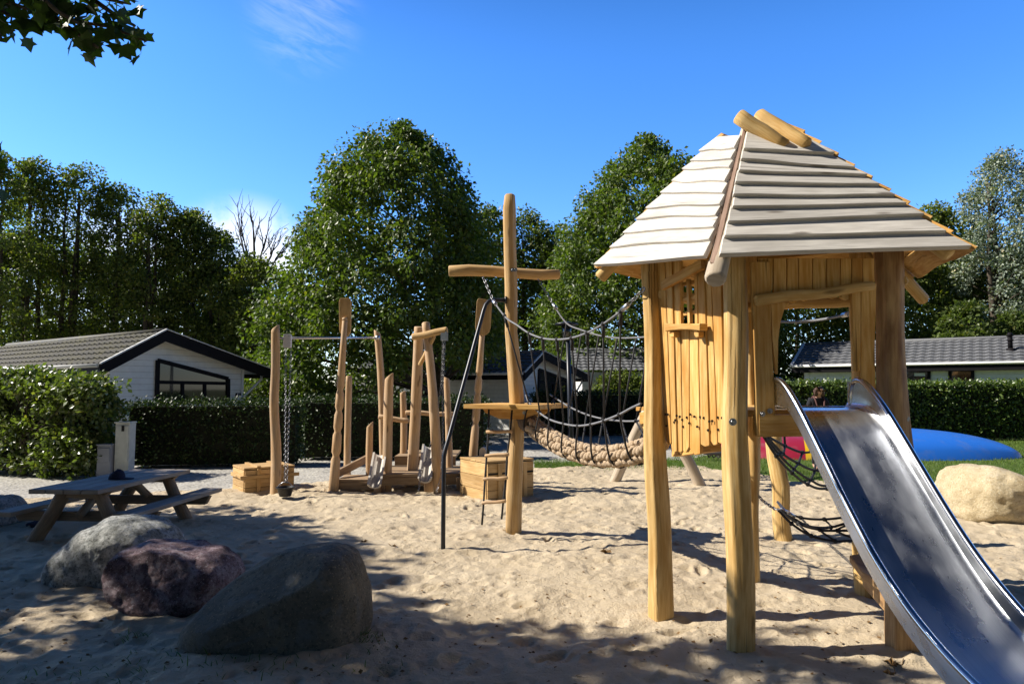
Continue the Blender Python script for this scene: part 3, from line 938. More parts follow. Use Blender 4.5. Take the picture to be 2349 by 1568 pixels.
# maple branch hanging into the top corner of the frame
t = thing('maple_branch', 'dark maple branch with lobed leaves hanging into the sky from the frame corner', 'branch', P(-150, -120, 4.6))
mb = MB(9); rr = np.random.default_rng(15)
lp = []
twigs = [[(-260, -160, 4.9), (-60, -20, 4.7), (120, 40, 4.6), (250, 62, 4.5), (335, 95, 4.45)], [(-160, -90, 4.8), (60, -40, 4.5), (200, -10, 4.4), (300, 10, 4.4)],
         [(-60, -20, 4.7), (20, 35, 4.8), (75, 50, 4.8)], [(120, 40, 4.6), (190, 85, 4.55), (225, 110, 4.5)], [(60, -40, 4.5), (130, 25, 4.3), (180, 55, 4.3)],
         [(-60, -20, 4.7), (-10, 60, 4.6), (5, 95, 4.6)], [(200, -10, 4.4), (265, 35, 4.5), (310, 60, 4.5)], [(-160, -90, 4.8), (-20, -50, 5.2), (140, -30, 5.2)]]
for tw in twigs:
    pts = [P(*q) for q in tw]
    mb.tube(pts, [0.02 * (1 - 0.8 * i / len(pts)) for i in range(len(pts))], 5)
    for a, b_ in zip(pts[:-1], pts[1:]):
        n = max(4, int((b_ - a).length / 0.021))
        for i in range(n):
            lp.append(a.lerp(b_, rr.random()) + V(*rr.normal(0, 0.06, 3)))
lp = np.array([tuple(p) for p in lp]); n = len(lp)
leaves('foliage', lp, unit(rdirs(rr, n) * 0.7 + np.array([0.25, -0.1, -0.75])), unit(rdirs(rr, n) * 0.7 + np.array([0, -0.6, 0.5])), rr.uniform(0.075, 0.135, n), T_MAPLE, M['lf_maple'], t)
mb.build('twig', M['bark'], t)
t = thing('maple_branch', 'small dark maple twig poking in halfway up the frame edge', 'branch', P(-80, 400, 4.4))
mb = MB(10); lp = []
for tw in ([(-160, 330, 4.5), (-60, 350, 4.4), (2, 372, 4.4)], [(-160, 330, 4.5), (-40, 400, 4.4), (6, 420, 4.4)], [(-160, 280, 4.5), (-20, 300, 4.5)]):
    pts = [P(*q) for q in tw]; mb.tube(pts, [0.012, 0.008, 0.004][:len(pts)], 5)
    for a, b_ in zip(pts[:-1], pts[1:]):
        for i in range(9): lp.append(a.lerp(b_, rr.random()) + V(*rr.normal(0, 0.04, 3)))
lp = np.array([tuple(p) for p in lp]); n = len(lp)
leaves('foliage', lp, unit(rdirs(rr, n) * 0.7 + np.array([0.25, -0.1, -0.75])), unit(rdirs(rr, n) * 0.7 + np.array([0, -0.6, 0.5])), rr.uniform(0.07, 0.12, n), T_MAPLE, M['lf_maple'], t)
mb.build('twig', M['bark'], t)


# ------------------------------------------------------------------ hedges
def hedge(label, a, b_, z, th, mat, seed, dens=420, size=0.075, holes=0.0, rough=0.06, name='hedge', core=True, cat='hedge'):
    a = V(a[0], a[1], 0); b_ = V(b_[0], b_[1], 0)
    d = (b_ - a); L = d.length; d.normalize(); n_ = V(-d.y, d.x, 0)     # n_ points to the far side
    rr = np.random.default_rng(seed)
    t = thing(name, label, cat, (a + b_) / 2 + V(0, 0, -0.08))
    def surf(n, fn):
        u = rr.random((n, 2)); return fn(u[:, 0], u[:, 1])
    A, Dv, Nv = np.array(a), np.array(d), np.array(n_)
    pos = []; nr_ = []
    nf = int(L * z * dens)
    def put(n, fx, fy, fz, nv):
        u = rr.random((n, 2)); dep = np.abs(rr.normal(0, rough, n)) * np.sign(rr.random(n) - 0.3)
        q = A + fx(u)[:, None] * Dv + fy(u)[:, None] * Nv; q[:, 2] = fz(u)
        q += nv * (-dep[:, None]); pos.append(q); nr_.append(np.tile(nv, (n, 1)))
    put(nf, lambda u: u[:, 0] * L, lambda u: u[:, 0] * 0, lambda u: u[:, 1] * z, -Nv)
    put(int(L * th * dens * 1.2), lambda u: u[:, 0] * L, lambda u: u[:, 1] * th, lambda u: u[:, 0] * 0 + z, np.array([0, 0, 1.0]))
    put(int(z * th * dens), lambda u: u[:, 0] * 0, lambda u: u[:, 1] * th, lambda u: u[:, 0] * z, -Dv)
    put(int(z * th * dens), lambda u: u[:, 0] * 0 + L, lambda u: u[:, 1] * th, lambda u: u[:, 0] * z, Dv)
    put(int(nf * 0.4), lambda u: u[:, 0] * L, lambda u: u[:, 1] * 0 + th, lambda u: u[:, 1] * z, Nv)
    pos = np.concatenate(pos); nr_ = np.concatenate(nr_)
    if holes:
        sxx = (pos - A) @ Dv
        nz = np.sin(sxx * 9 + 2 * np.sin(pos[:, 2] * 7)) * np.sin(pos[:, 2] * 11 + 3 * np.sin(sxx * 3.3)) + rr.normal(0, 0.35, len(pos))
        keep = ~((nz > 0.55 - holes * (1 - pos[:, 2] / z) * 1.2) & (rr.random(len(pos)) < 0.85) & (pos[:, 2] < z * 0.85))
        pos = pos[keep]; nr_ = nr_[keep]
    n = len(pos)
    leaves('foliage', pos, unit(rdirs(rr, n) + nr_ * 0.3 + np.array([0, 0, 0.1])), unit(nr_ * 0.7 + rdirs(rr, n) * 0.8 + np.array([0, 0, .3])), size * rr.uniform(0.6, 1.3, n), T_SIMPLE, mat, t)
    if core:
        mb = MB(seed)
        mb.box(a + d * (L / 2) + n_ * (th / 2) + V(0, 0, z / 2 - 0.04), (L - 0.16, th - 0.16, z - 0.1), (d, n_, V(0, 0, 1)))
        mb.build('inner_core', M['core'], t)  # solid dark box stands in for the shaded hedge interior
    else:
        mb = MB(seed)
        for k in range(int(L * 9)):
            q = a + d * rr.uniform(0, L) + n_ * (th * rr.uniform(.3, .7))
            mb.tube([q + V(0, 0, -0.1), q + V(rr.uniform(-.12, .12), 0, z * 0.5), q + V(rr.uniform(-.25, .25), 0, z * 0.9)], [0.018, 0.012, 0.005], 4)
        mb.build('inner_core', M['bark'], t)
    return t


def gp(x, D): p = P(x, 890, D); return (p.x, p.y)
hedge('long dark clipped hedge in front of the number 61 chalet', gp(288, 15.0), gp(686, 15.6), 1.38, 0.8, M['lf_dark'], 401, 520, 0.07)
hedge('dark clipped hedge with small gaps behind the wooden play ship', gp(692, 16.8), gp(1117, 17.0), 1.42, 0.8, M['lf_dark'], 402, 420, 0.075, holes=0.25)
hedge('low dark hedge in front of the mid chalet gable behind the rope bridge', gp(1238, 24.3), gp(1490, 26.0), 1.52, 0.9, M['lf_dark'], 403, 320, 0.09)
hedge('long bright green hedge at the far edge of the lawn', gp(1560, 23.6), gp(2460, 23.0), 1.86, 0.75, M['lf_hedge'], 404, 620, 0.10, holes=0.04, core=True)
# big beech hedge bush at the frame edge
rr = np.random.default_rng(77)
cc = []
while len(cc) < 420:
    u_, w_, z_ = rr.uniform(-1, 1), rr.uniform(-1, 1), rr.random()
    edge = max(abs(u_), abs(w_)) ** 3
    if z_ > 1 - 0.22 * edge - 0.06 * math.sin(u_ * 5): continue
    px_ = -9.75 + 1.72 * u_ * (0.93 + 0.07 * math.sin(z_ * 4)); py_ = 13.85 + 0.55 * w_
    if abs(u_) < 0.8 and abs(w_) < 0.6 and z_ < 0.75: continue
    cc.append((px_, py_ - 0.32 * (px_ + 8.6), 0.08 + 1.98 * z_))
cc = np.array(cc)
t = make_tree('beech_hedge', 'big leafy beech hedge beside the two utility cabinets, catching the sun', (-9.75, 13.85, -0.08), cc, 0.24 * rr.uniform(0.6, 1.35, len(cc)), 62, 0.105, M['lf_beech'], 0.06, 1.6, 60, 405, up=0.8, cat='hedge', droop=0.1)
mb = MB(405); mb.box(V(-9.75, 14.2, 0.9), (2.9, 0.5, 1.6), (V(.952, -.305, 0), V(.305, .952, 0), V(0, 0, 1))); mb.build('inner_core', M['core'], t)

# grass
rr = np.random.default_rng(44)
def blades(name, pos, size, seed, spread=0.5):
    n = len(pos); r2 = np.random.default_rng(seed)
    up = np.tile([0, 0, 1.0], (n, 1)); d = rdirs(r2, n); d[:, 2] = 0
    o = leaves(name, pos, unit(up + d * spread), unit(d + 0.01), size, T_BLADE, M['grass'])
    return kind(o, 'stuff')
n = 90000
X_ = rr.uniform(3.3, 17, n); Y_ = 11.0 + rr.random(n) ** 1.4 * 12
k_ = (Y_ > sandfar(X_) - 0.5 + rr.normal(0, 0.45, n)) & (X_ < 0.85 * Y_) & (X_ > 3.4 + np.clip(Y_ - 16.6, 0, 10) * 0.75)
pos = np.stack([X_[k_], Y_[k_], np.maximum(sandz(X_[k_], Y_[k_]) - 0.01, -0.06)], -1)
blades('grass', pos, rr.uniform(0.05, 0.12, len(pos)), 1, 0.8)
n = 9000
X_ = rr.uniform(0.5, 4.0, n); Y_ = rr.normal(15.7, 0.5, n)
pos = np.stack([X_, Y_, np.maximum(sandz(X_, Y_) - 0.01, -0.06)], -1)
blades('grass', pos, rr.uniform(0.05, 0.12, n), 2, 0.8)
pts = []
for (cx_, cy_, rad, n) in ((170, 1555, .30, 60), (300, 1470, .10, 60), (330, 1545, .22, 40), (480, 1530, .25, 70), (530, 1440, .12, 40), (640, 1500, .25, 70), (720, 1540, .3, 40), (820, 1480, .05, 130), (835, 1490, .09, 60), (870, 1500, .1, 30), (790, 1555, .22, 40), (560, 1565, .25, 40), (240, 1565, .22, 40), (60, 1566, .25, 25), (610, 1478, .05, 25), (690, 1488, .08, 30), (920, 1545, .2, 18)):
    c = G(cx_, cy_)
    for i in range(n):
        a = rr.uniform(0, 6.28); q = rad * rr.random() ** 0.6
        pts.append((c.x + q * math.cos(a) * 1.5, c.y + q * math.sin(a)))
pts = np.array(pts)
blades('grass', np.column_stack([pts, sandz(pts[:, 0], pts[:, 1]) - 0.01]), rr.uniform(0.03, 0.085, len(pts)), 3, 1.5)


# ------------------------------------------------------------------ chalets
EV = V(0.576, 0.817, 0).normalized(); BV = V(-0.817, 0.576, 0).normalized()


def tiles(mb, p00, p10, p01, ncol, nrow, amp=0.03, step=0.035):
    """tiled slope: p00 -> p10 along the eave, p00 -> p01 up to the ridge"""
    eu = p10 - p00; ev = p01 - p00; nn = eu.cross(ev).normalized()
    if nn.z < 0: nn = -nn
    S = 5
    rows = []
    vs = []
    for i in range(nrow):
        for e in (0.0, 1.0):
            vs.append(((i + e) / nrow, (step if e == 0 else 0.0)))
    us = [k / S for k in range(ncol * S + 1)]
    b_ = len(mb.v)
    for (v_, hh) in vs:
        for u_ in us:
            ph = (u_ % 1.0)
            w_ = amp * (0.5 + 0.5 * math.cos(2 * math.pi * ph)) ** 1.0
            mb.v.append(p00 + eu * (u_ / ncol) + ev * v_ + nn * (hh + w_))
    m_ = len(us)
    flip = eu.cross(ev).z < 0
    for i in range(len(vs) - 1):
        for k in range(m_ - 1):
            q = [b_ + i * m_ + k, b_ + i * m_ + k + 1, b_ + (i + 1) * m_ + k + 1, b_ + (i + 1) * m_ + k]
            mb.f.append(q[::-1] if flip else q); mb.sm.append(False); mb.uv.append([(0, 0)] * 4)


def chalet(label, C, apex_s, apex_z, right_s, zl, zr, back, tmat, wl, wr, win, door=None, sign=False, pipe=True, side_win=()):
    C = V(C[0], C[1], 0)
    t = thing('chalet', label, 'house', C + EV * 2 + BV * 2 + V(0, 0, -0.06))
    def W(s_, q, z): return C + EV * s_ + BV * q + V(0, 0, z)
    # walls: one shell (gable wall, long walls, back)
    q0 = 0.35
    def roofz(s_): return zl + (apex_z - zl) * s_ / apex_s if s_ < apex_s else apex_z + (zr - apex_z) * (s_ - apex_s) / (right_s - apex_s)
    pr = [(wl, -0.06), (wr, -0.06), (wr, roofz(wr) - 0.1), (apex_s, apex_z - 0.1), (wl, roofz(wl) - 0.1)]
    mb = MB(1)
    mb.prism([W(s_, q0, z) for s_, z in pr], BV * (back - 0.7), V(0, 0, 1))
    mb.build('wall', M['siding'], t)
    # roof: dark deck with barge boards, tiles on top
    th = 0.24
    mb = MB(2)
    for (s0, z0, s1, z1) in ((0, zl, apex_s, apex_z), (apex_s, apex_z, right_s, zr)):
        mb.prism([W(s0, 0, z0 - 0.05), W(s1, 0, z1 - 0.05), W(s1, 0, z1 - 0.10), W(s0, 0, z0 - 0.10)], BV * back, BV)
    rf = mb.build('roof', M['white'], t)
    mb = MB(3)
    tiles(mb, W(0, 0, zl), W(0, back, zl), W(apex_s, 0, apex_z), int(back / 0.3), max(4, int(1.8 / 0.3)), 0.05, 0.05)
    tiles(mb, W(right_s, 0, zr), W(right_s, back, zr), W(apex_s, 0, apex_z), int(back / 0.3), 10, 0.05, 0.05)
    mb.tube([W(apex_s, 0, apex_z + 0.02), W(apex_s, back, apex_z + 0.02)], 0.09, 8)
    mb.build('tiles', tmat, rf)
    mb = MB(4)
    for (s0, z0, s1, z1) in ((-0.05, zl - 0.03, apex_s, apex_z), (apex_s, apex_z, right_s + 0.05, zr - 0.015)):
        mb.prism([W(s0, -0.03, z0 + 0.05), W(s1, -0.03, z1 + 0.05), W(s1, -0.03, z1 - th), W(s0, -0.03, z0 - th)], BV * 0.06, EV)
    mb.box(W(-0.02, back / 2, zl - 0.12), (0.05, back - 0.08, 0.2), (EV, BV, V(0, 0, 1)))
    mb.box(W(right_s + 0.02, back / 2, zr - 0.12), (0.05, back - 0.08, 0.2), (EV, BV, V(0, 0, 1)))
    mb.build('fascia', M['fascia'], rf)
    mb = MB(5)
    mb.tube([W(-0.08, 0.02, zl - 0.0), W(-0.08, back, zl - 0.0)], 0.05, 8)
    mb.beam(W(-0.05, -0.035, zl + 0.045), W(apex_s, -0.035, apex_z + 0.075), 0.07, 0.035)
    mb.beam(W(apex_s, -0.035, apex_z + 0.075), W(right_s, -0.035, zr + 0.06), 0.05, 0.02)
    mb.build('gutter', M['white'], rf)
    n_ = -BV
    p0 = W(0, q0, 0)
    def FP(x, y, off=0.0): return PL(x, y, p0 + n_ * off, n_)
    outer, trans, mull = win
    f_ = MB(6)
    o4 = [FP(*q) for q in outer]            # tl, tr, br, bl
    fw = 0.10
    up = V(0, 0, 1)
    pts = o4
    for a, b_ in ((0, 1), (1, 2), (2, 3), (3, 0)):
        f_.beam(pts[a] + n_ * 0.02, pts[b_] + n_ * 0.02, fw, 0.07, n_)
    ta, tb = FP(*trans[0]), FP(*trans[1])
    f_.beam(ta + n_ * 0.02, tb + n_ * 0.02, fw * 0.9, 0.06, n_)
    for mx_ in mull:
        f_.beam(FP(mx_[0], mx_[1]) + n_ * 0.02, FP(mx_[0], mx_[2]) + n_ * 0.02, fw * 0.8, 0.055, n_)
    wn_ = f_.build('window', M['fascia'], t)
    g_ = MB(7); g_.prism([p + n_ * 0.012 for p in o4], -n_ * 0.008); g_.build('pane', M['glass'], wn_)
    for (q_, w_, z0, z1) in side_win:
        c = W(wl, q_, 0)
        fm = MB(8)
        for dq in (-w_ / 2, w_ / 2): fm.box(c + BV * dq - EV * 0.015 + V(0, 0, (z0 + z1) / 2), (0.05, 0.1, z1 - z0), (EV, BV, V(0, 0, 1)))
        for z in (z0, z1): fm.box(c - EV * 0.014 + V(0, 0, z), (0.05, w_ - 0.1, 0.1), (EV, BV, V(0, 0, 1)))
        wo = fm.build('door' if z0 < 0.3 else 'window', M['fascia'], t)
        gm = MB(9); gm.box(c - EV * 0.006 + V(0, 0, (z0 + z1) / 2), (0.01, w_ - 0.1, z1 - z0 - 0.1), (EV, BV, V(0, 0, 1))); gm.build('pane', M['glass'], wo)
    if pipe:
        mb = MB(10); z = roofz(wr)
        a = W(right_s - 0.1, q0 - 0.06, zr - 0.14)
        mb.tube([a, W(right_s - 0.1, q0 - 0.06, zr - 0.25), W(wr + 0.06, q0 - 0.06, zr - 0.75), W(wr + 0.06, q0 - 0.06, 0)], 0.04, 8)
        mb.box(W(wr + 0.015, q0 - 0.02, (z - 0.15) / 2), (0.07, 0.05, z - 0.15), (EV, BV, V(0, 0, 1)))
        mb.build('downpipe', M['white'], t)
    if sign:
        a, b_, c2, d2 = FP(540, 901), FP(552, 901), FP(552, 907.8), FP(540, 907.8)
        mb = MB(11); mb.prism([p + n_ * 0.014 for p in (a, b_, c2, d2)], -n_ * 0.012)
        sg = mb.build('house_number', M['fascia'], t)
        cu = bpy.data.curves.new('number', 'FONT'); cu.body = '61'; cu.size = 1.0; cu.align_x = 'CENTER'; cu.align_y = 'CENTER'; cu.extrude = 0.02
        to = bpy.data.objects.new('number', cu)
        COL.objects.link(to); bpy.context.view_layer.update()
        me = bpy.data.meshes.new_from_object(to); bpy.data.objects.remove(to)
        hgt = (a - d2).length * 0.85
        ex = (b_ - a).normalized(); ce = (a + b_ + c2 + d2) / 4 + n_ * 0.018
        mt = Matrix((ex, V(0, 0, 1), n_)).transposed().to_4x4() @ Matrix.Diagonal((hgt * 1.15, hgt * 1.15, 0.15, 1))
        mt = Matrix.Translation(ce - WL[sg]) @ mt
        me.transform(mt); me.materials.clear(); me.materials.append(M['white'])
        lo = bpy.data.objects.new('numerals', me); COL.objects.link(lo); lo.parent = sg
    return t


chalet('white chalet number 61 with mossy tiled roof, dark barge boards and slanted gable window', (-9.92, 16.5), 1.54, 3.16, 4.72, 2.25, 2.22, 10.5, M['tilemoss'], 0.345, 4.0,
       (((361, 826), (522, 868), (522, 920), (358.5, 920)), ((361, 876), (522, 879)), ((417.7, 876, 920), (468.6, 877, 920))), sign=True)
chalet('white chalet with grey tiled roof standing behind the mast', (0.463, 25.0), 1.31, 3.05, 4.85, 2.24, 2.20, 10.0, M['tile'], 0.30, 4.1,
       (((1235, 847), (1299, 871.5), (1299, 903), (1233.5, 903)), ((1235, 876), (1299, 880)), ((1268, 877, 903),)), pipe=True, side_win=((5.1, 1.05, 0.1, 2.0), (8.2, 0.9, 0.9, 1.95)))

# right-hand long chalet
C = V(*gp(1818, 31.0), 0); A2 = -BV
t = thing('chalet', 'long white chalet with clean grey tiled roof and chimney pipe behind the bright hedge', 'house', C + A2 * 6 + EV * 2 + V(0, 0, -0.08))
def W3(s_, q, z): return C + EV * s_ + A2 * q + V(0, 0, z)
LQ = 15.0; zl = 2.68; zr_ = 3.78; S_ = 2.6
mb = MB(1)
mb.prism([W3(0.2, 0.45, -0.08), W3(4.8, 0.45, -0.08), W3(4.8, 0.45, zl), W3(S_, 0.45, zr_ - 0.16), W3(0.2, 0.45, zl - 0.12)], A2 * (LQ - 0.9), V(0, 0, 1))
mb.build('wall', M['siding'], t)
mb = MB(2)
mb.prism([W3(0, 0, zl - 0.05), W3(S_, 0, zr_ - 0.05), W3(S_, 0, zr_ - 0.12), W3(0, 0, zl - 0.12)], A2 * LQ, A2)
mb.prism([W3(S_, 0, zr_ - 0.05), W3(5.2, 0, zl - 0.05), W3(5.2, 0, zl - 0.12), W3(S_, 0, zr_ - 0.12)], A2 * LQ, A2)
rf = mb.build('roof', M['white'], t)
mb = MB(3)
tiles(mb, W3(0, 0, zl), W3(0, LQ, zl), W3(S_, 0, zr_), int(LQ / 0.33), 8, 0.035, 0.045)
mb.tube([W3(S_, 0, zr_ + 0.03), W3(S_, LQ, zr_ + 0.03)], 0.09, 8)
mb.build('tiles', M['tile'], rf)
mb = MB(4)
mb.prism([W3(-0.05, -0.03, zl + 0.05), W3(S_, -0.03, zr_ + 0.05), W3(S_, -0.03, zr_ - 0.25), W3(-0.05, -0.03, zl - 0.25)], A2 * 0.06, EV)
mb.box(W3(-0.02, LQ / 2, zl - 0.16), (0.05, LQ - 0.1, 0.24), (EV, A2, V(0, 0, 1)))
mb.build('fascia', M['fascia'], rf)
mb = MB(5)
mb.tube([W3(-0.09, 0, zl + 0.01), W3(-0.09, LQ, zl + 0.01)], 0.055, 8)
mb.beam(W3(-0.05, -0.035, zl + 0.06), W3(S_, -0.035, zr_ + 0.08), 0.12, 0.04)
mb.build('gutter', M['white'], rf)
p0 = W3(0.2, 0, 0); n3 = -EV
for (x0, x1, y0, y1) in ((2074, 2130, 849, 880), (2178, 2230, 848, 880)):
    a, b_, c2, d2 = (PL(x, y, p0, n3) for x, y in ((x0, y0), (x1, y0), (x1, y1), (x0, y1)))
    mb = MB(6)
    for u_, v_ in ((a, b_), (b_, c2), (c2, d2), (d2, a)): mb.beam(u_ + n3 * 0.02, v_ + n3 * 0.02, 0.12, 0.07, n3)
    wn_ = mb.build('window', M['fascia'], t)
    mb = MB(7); mb.prism([p + n3 * 0.012 for p in (a, b_, c2, d2)], -n3 * 0.008); mb.build('pane', M['glass'], wn_)
    if x0 < 2100:
        mb = MB(8); mb.prism([PL(x, y, p0 + n3 * 0.03, n3) for x, y in ((2096, 855), (2121, 855), (2121, 862), (2096, 862))], n3 * 0.01); mb.build('blind', M['white'], wn_)
mb = MB(9)
for x in (1852, 1893):
    q = PL(x, 870, p0, n3); mb.box(V(q.x, q.y, 1.25) + n3 * 0.02, (0.05, 0.12, 2.5), (EV, A2, V(0, 0, 1)))
mb.build('corner_trim', M['white'], t)
q = PL(2317, 805, W3(1.2, 0, 0), n3)
mb = MB(10)
mb.tube([V(q.x, q.y, q.z - 0.35), V(q.x, q.y, q.z + 0.12)], [0.16, 0.14], 10); mb.tube([V(q.x, q.y, q.z + 0.1), V(q.x, q.y, q.z + 0.72)], 0.085, 10)
mb.tube([V(q.x, q.y, q.z + 0.42), V(q.x, q.y, q.z + 0.47)], 0.12, 10); mb.tube([V(q.x, q.y, q.z + 0.6), V(q.x, q.y, q.z + 0.75)], [0.13, 0.06], 10)
mb.build('chimney_pipe', M['fascia'], rf)

# small far chalet with grey roof
t = thing('chalet', 'small far white chalet with a four-pane window seen between the ship posts', 'house', P(840, 890, 33) - V(0, 0, 1.75))
D = 33.0
mb = MB(1); a = P(806, 913, D); b_ = P(985, 913, D)
mb.box(V((a.x + b_.x) / 2, D + 1.5, 0.8), (b_.x - a.x, 3.0, 1.75)); mb.build('wall', M['siding'], t)
mb = MB(2)
tl, tr_, bl, br = P(822, 869, D + 1.8), P(980, 868, D + 1.8), P(786, 895, D - 0.4), P(1010, 895, D - 0.4)
tiles(mb, bl, V(br.x, bl.y, bl.z), V(bl.x, tl.y, tl.z), 16, 6, 0.03, 0.04)
rf = mb.build('roof', M['tile'], t)
mb = MB(3); mb.box((bl + br) / 2 + V(0, 0.02, -0.08), (br.x - bl.x, 0.06, 0.16)); mb.build('fascia', M['fascia'], rf)
mb = MB(4)
for (x0, x1) in ((816, 847), (905, 940)):
    mb2 = MB(4)
    a, b_ = P(x0, 899, D - 0.03), P(x1, 913.5, D - 0.03); cc = (a + b_) / 2; ww, hh = b_.x - a.x, a.z - b_.z
    for dx in (-ww / 2, 0, ww / 2): mb2.box(cc + V(dx, 0, 0), (0.07, 0.06, hh))
    for dz in (-hh / 2, 0, hh / 2): mb2.box(cc + V(0, -0.002, dz), (ww, 0.06, 0.06))
    wn_ = mb2.build('window', M['white'], t)
    mb2 = MB(5); mb2.box(cc + V(0, 0.02, 0), (ww, 0.01, hh)); mb2.build('pane', M['glass'], wn_)
# chalet behind the low hedge, between the second linden's low branches
t = thing('chalet', 'white chalet with dark windows half hidden under the second linden', 'house', P(1420, 890, 32) - V(0, 0, 1.75))
D = 32.0
mb = MB(1); a = P(1335, 905, D); b_ = P(1640, 905, D)
mb.box(V((a.x + b_.x) / 2, D + 2, 1.2), (b_.x - a.x, 4.0, 2.5)); mb.build('wall', M['siding'], t)
mb = MB(2); a = P(1315, 836, D - .4); b_ = P(1660, 836, D - .4)
tiles(mb, V(a.x, D - .4, 2.5), V(b_.x, D - .4, 2.5), V(a.x, D + 2, 3.7), 24, 8, 0.03, 0.04); mb.build('roof', M['tile'], t)
for (x0, x1, y0) in ((1372, 1412, 868), (1416, 1463, 866)):
    mb = MB(3); a, b_ = P(x0, y0, D - .03), P(x1, 912, D - .03); cc = (a + b_) / 2; ww, hh = b_.x - a.x, a.z - b_.z
    for dx in (-ww / 2, 0, ww / 2): mb.box(cc + V(dx, 0, 0), (0.09, 0.06, hh))
    for dz in (-hh / 2, hh / 2): mb.box(cc + V(0, -0.002, dz), (ww, 0.06, 0.09))
    wn_ = mb.build('window', M['fascia'], t)
    mb = MB(5); mb.box(cc + V(0, 0.02, 0), (ww, 0.01, hh)); mb.build('pane', M['glass'], wn_)
from mathutils import noise as mnoise


def log(mb, a, b_, r0, r1=None, irr=0.06, wob=0.02, n=14, seg=9, cham=0.012, bury=0.0, fac=0):
    r1 = r0 if r1 is None else r1
    a = Vector(a); b_ = Vector(b_)
    if bury:
        a = a - (b_ - a).normalized() * bury
    d = (b_ - a); x = d.cross(V(0.3, 1, 0.2)).normalized(); y = d.cross(x).normalized()
    p1, p2 = mb.r.uniform(0, 6), mb.r.uniform(0, 6); f1 = mb.r.uniform(0.8, 1.7)
    pts = []; rad = []
    for k in range(seg + 1):
        t = k / seg
        w_ = wob * math.sin(math.pi * t)
        pts.append(a + d * t + x * (w_ * math.sin(p1 + 6.28 * f1 * t)) + y * (w_ * math.cos(p2 + 5 * f1 * t)))
        rad.append(r0 + (r1 - r0) * t)
    mb.tube(pts, rad, n, irr, True, cham, fac)


def gpt(x, y):                     # ground contact: follows the sand surface
    g = G(x, y); g = G(x, y, gz(g.x, g.y)) ; return g


def bolt(parent, p, n, r=0.014):
    mb = MB(3); n = n.normalized()
    mb.tube([p, p + n * 0.006], [r * 1.45, r * 1.45], 10)
    mb.tube([p + n * 0.005, p + n * 0.012], [r * 0.95, r * 0.6], 10)
    return mb.build('bolt', M['bolt'], parent)


# ================================================================== PLAY HUT
A_ = V(1.145, 5.2, 0); B_ = V(1.48, 4.43, 0); D4 = V(2.62, 4.55, 0); C_2 = V(2.08, 6.05, 0); F_ = V(2.86, 5.62, 0)
hut = thing('play_hut', 'golden log play hut on tall posts under a pointed board roof', 'play hut', (2.0, 5.2, 0))
ap = P(1724, 241, 5.15)
eav = {'NL': P(1642, 609, 3.98), 'NR': P(2216, 585, 4.22), 'L': P(1370, 622, 5.5), 'FR': P(2096, 645, 5.7), 'BK': V(2.02, 6.65, 2.62)}


def hutpost(seed, pts, r0, r1, mat='goldlog', irr=0.06, label=None):
    mb = MB(seed)
    log(mb, pts[0], pts[1], r0, r1, irr * 0.8, 0.013, 36, 22, bury=0.2, fac=5)
    return mb.build('post', M[mat], hut, label=label)


pA = hutpost(11, (gpt(1515, 1404), P(1491, 590, 5.3)), 0.094, 0.074)
pB = hutpost(12, (gpt(1697, 1490), P(1682, 590, 4.5)), 0.090, 0.078, irr=0.05)
pD = hutpost(13, (gpt(2072, 1478), P(2036, 575, 4.62)), 0.108, 0.092, 'darklog', 0.07, 'reddish brown thick post with dark streaks')
pC = hutpost(14, (gpt(1718, 1334), P(1713, 585, 6.2)), 0.092, 0.085)
pF = hutpost(15, (V(F_.x, F_.y, gz(F_.x, F_.y)), P(1972, 580, 5.7)), 0.092, 0.085)
bolt(pB, P(1680, 967, 4.345), V(-0.1, -1, 0), 0.017)
bolt(pD, P(2079, 962, 4.48), V(0.3, -1, 0), 0.017)

# deck
mb = MB(20)
cen = (A_ + B_ + D4 + C_2 + F_) / 5
dk = [A_, B_, D4, F_, C_2]
pp = [cen + (p - cen) * 0.97 for p in dk]
ux = (D4 - B_).normalized(); uy = V(-ux.y, ux.x, 0)
for k in range(11):                  # boards clipped to the pentagon
    y0, y1 = k * 0.15, k * 0.15 + 0.142
    xs = [[], []]
    for q, yy in enumerate((y0, y1)):
        for i in range(5):
            a, b_ = pp[i] - B_, pp[(i + 1) % 5] - B_
            ya, yb = a.dot(uy), b_.dot(uy)
            if (ya - yy) * (yb - yy) < 0:
                f_ = (yy - ya) / (yb - ya); xs[q].append(a.dot(ux) + (b_.dot(ux) - a.dot(ux)) * f_)
    if len(xs[0]) == 2 and len(xs[1]) == 2:
        x0a, x0b = sorted(xs[0]); x1a, x1b = sorted(xs[1])
        mb.prism([B_ + ux * x + uy * y + V(0, 0, 1.51) for x, y in ((x0a, y0), (x0b, y0), (x1b, y1), (x1a, y1))], V(0, 0, 0.045), ux)
mb.build('deck', M['gold'], hut)
mb = MB(21)
fd = (D4 - B_).normalized(); fn = V(fd.y, -fd.x, 0)
n0_ = V(-.915, -.404, 0)
for a, b_, off, zz, hh in ((B_, D4, 0.0, 1.475, 0.15), (B_ - n0_ * .09, A_ - n0_ * .09, 0.03, 1.40, 0.14), (A_, C_2, 0.0, 1.44, 0.14), (C_2, F_, 0.0, 1.44, 0.14), (F_, D4, 0.0, 1.44, 0.14)):
    d = (b_ - a).normalized()
    if hh == 0.15: mb.beam(V(a.x, a.y, 1.46) + d * 0.10, V(b_.x, b_.y, 1.46) - d * 0.12, 0.09, 0.14)
    else: mb.beam(V(a.x, a.y, zz) + d * 0.09, V(b_.x, b_.y, zz) - d * 0.09, 0.07, hh)
mb.beam(P(1640, 1015, 4.9), P(1550, 1030, 5.9), 0.08, 0.12)
mb.build('floor_beam', M['gold'], hut)

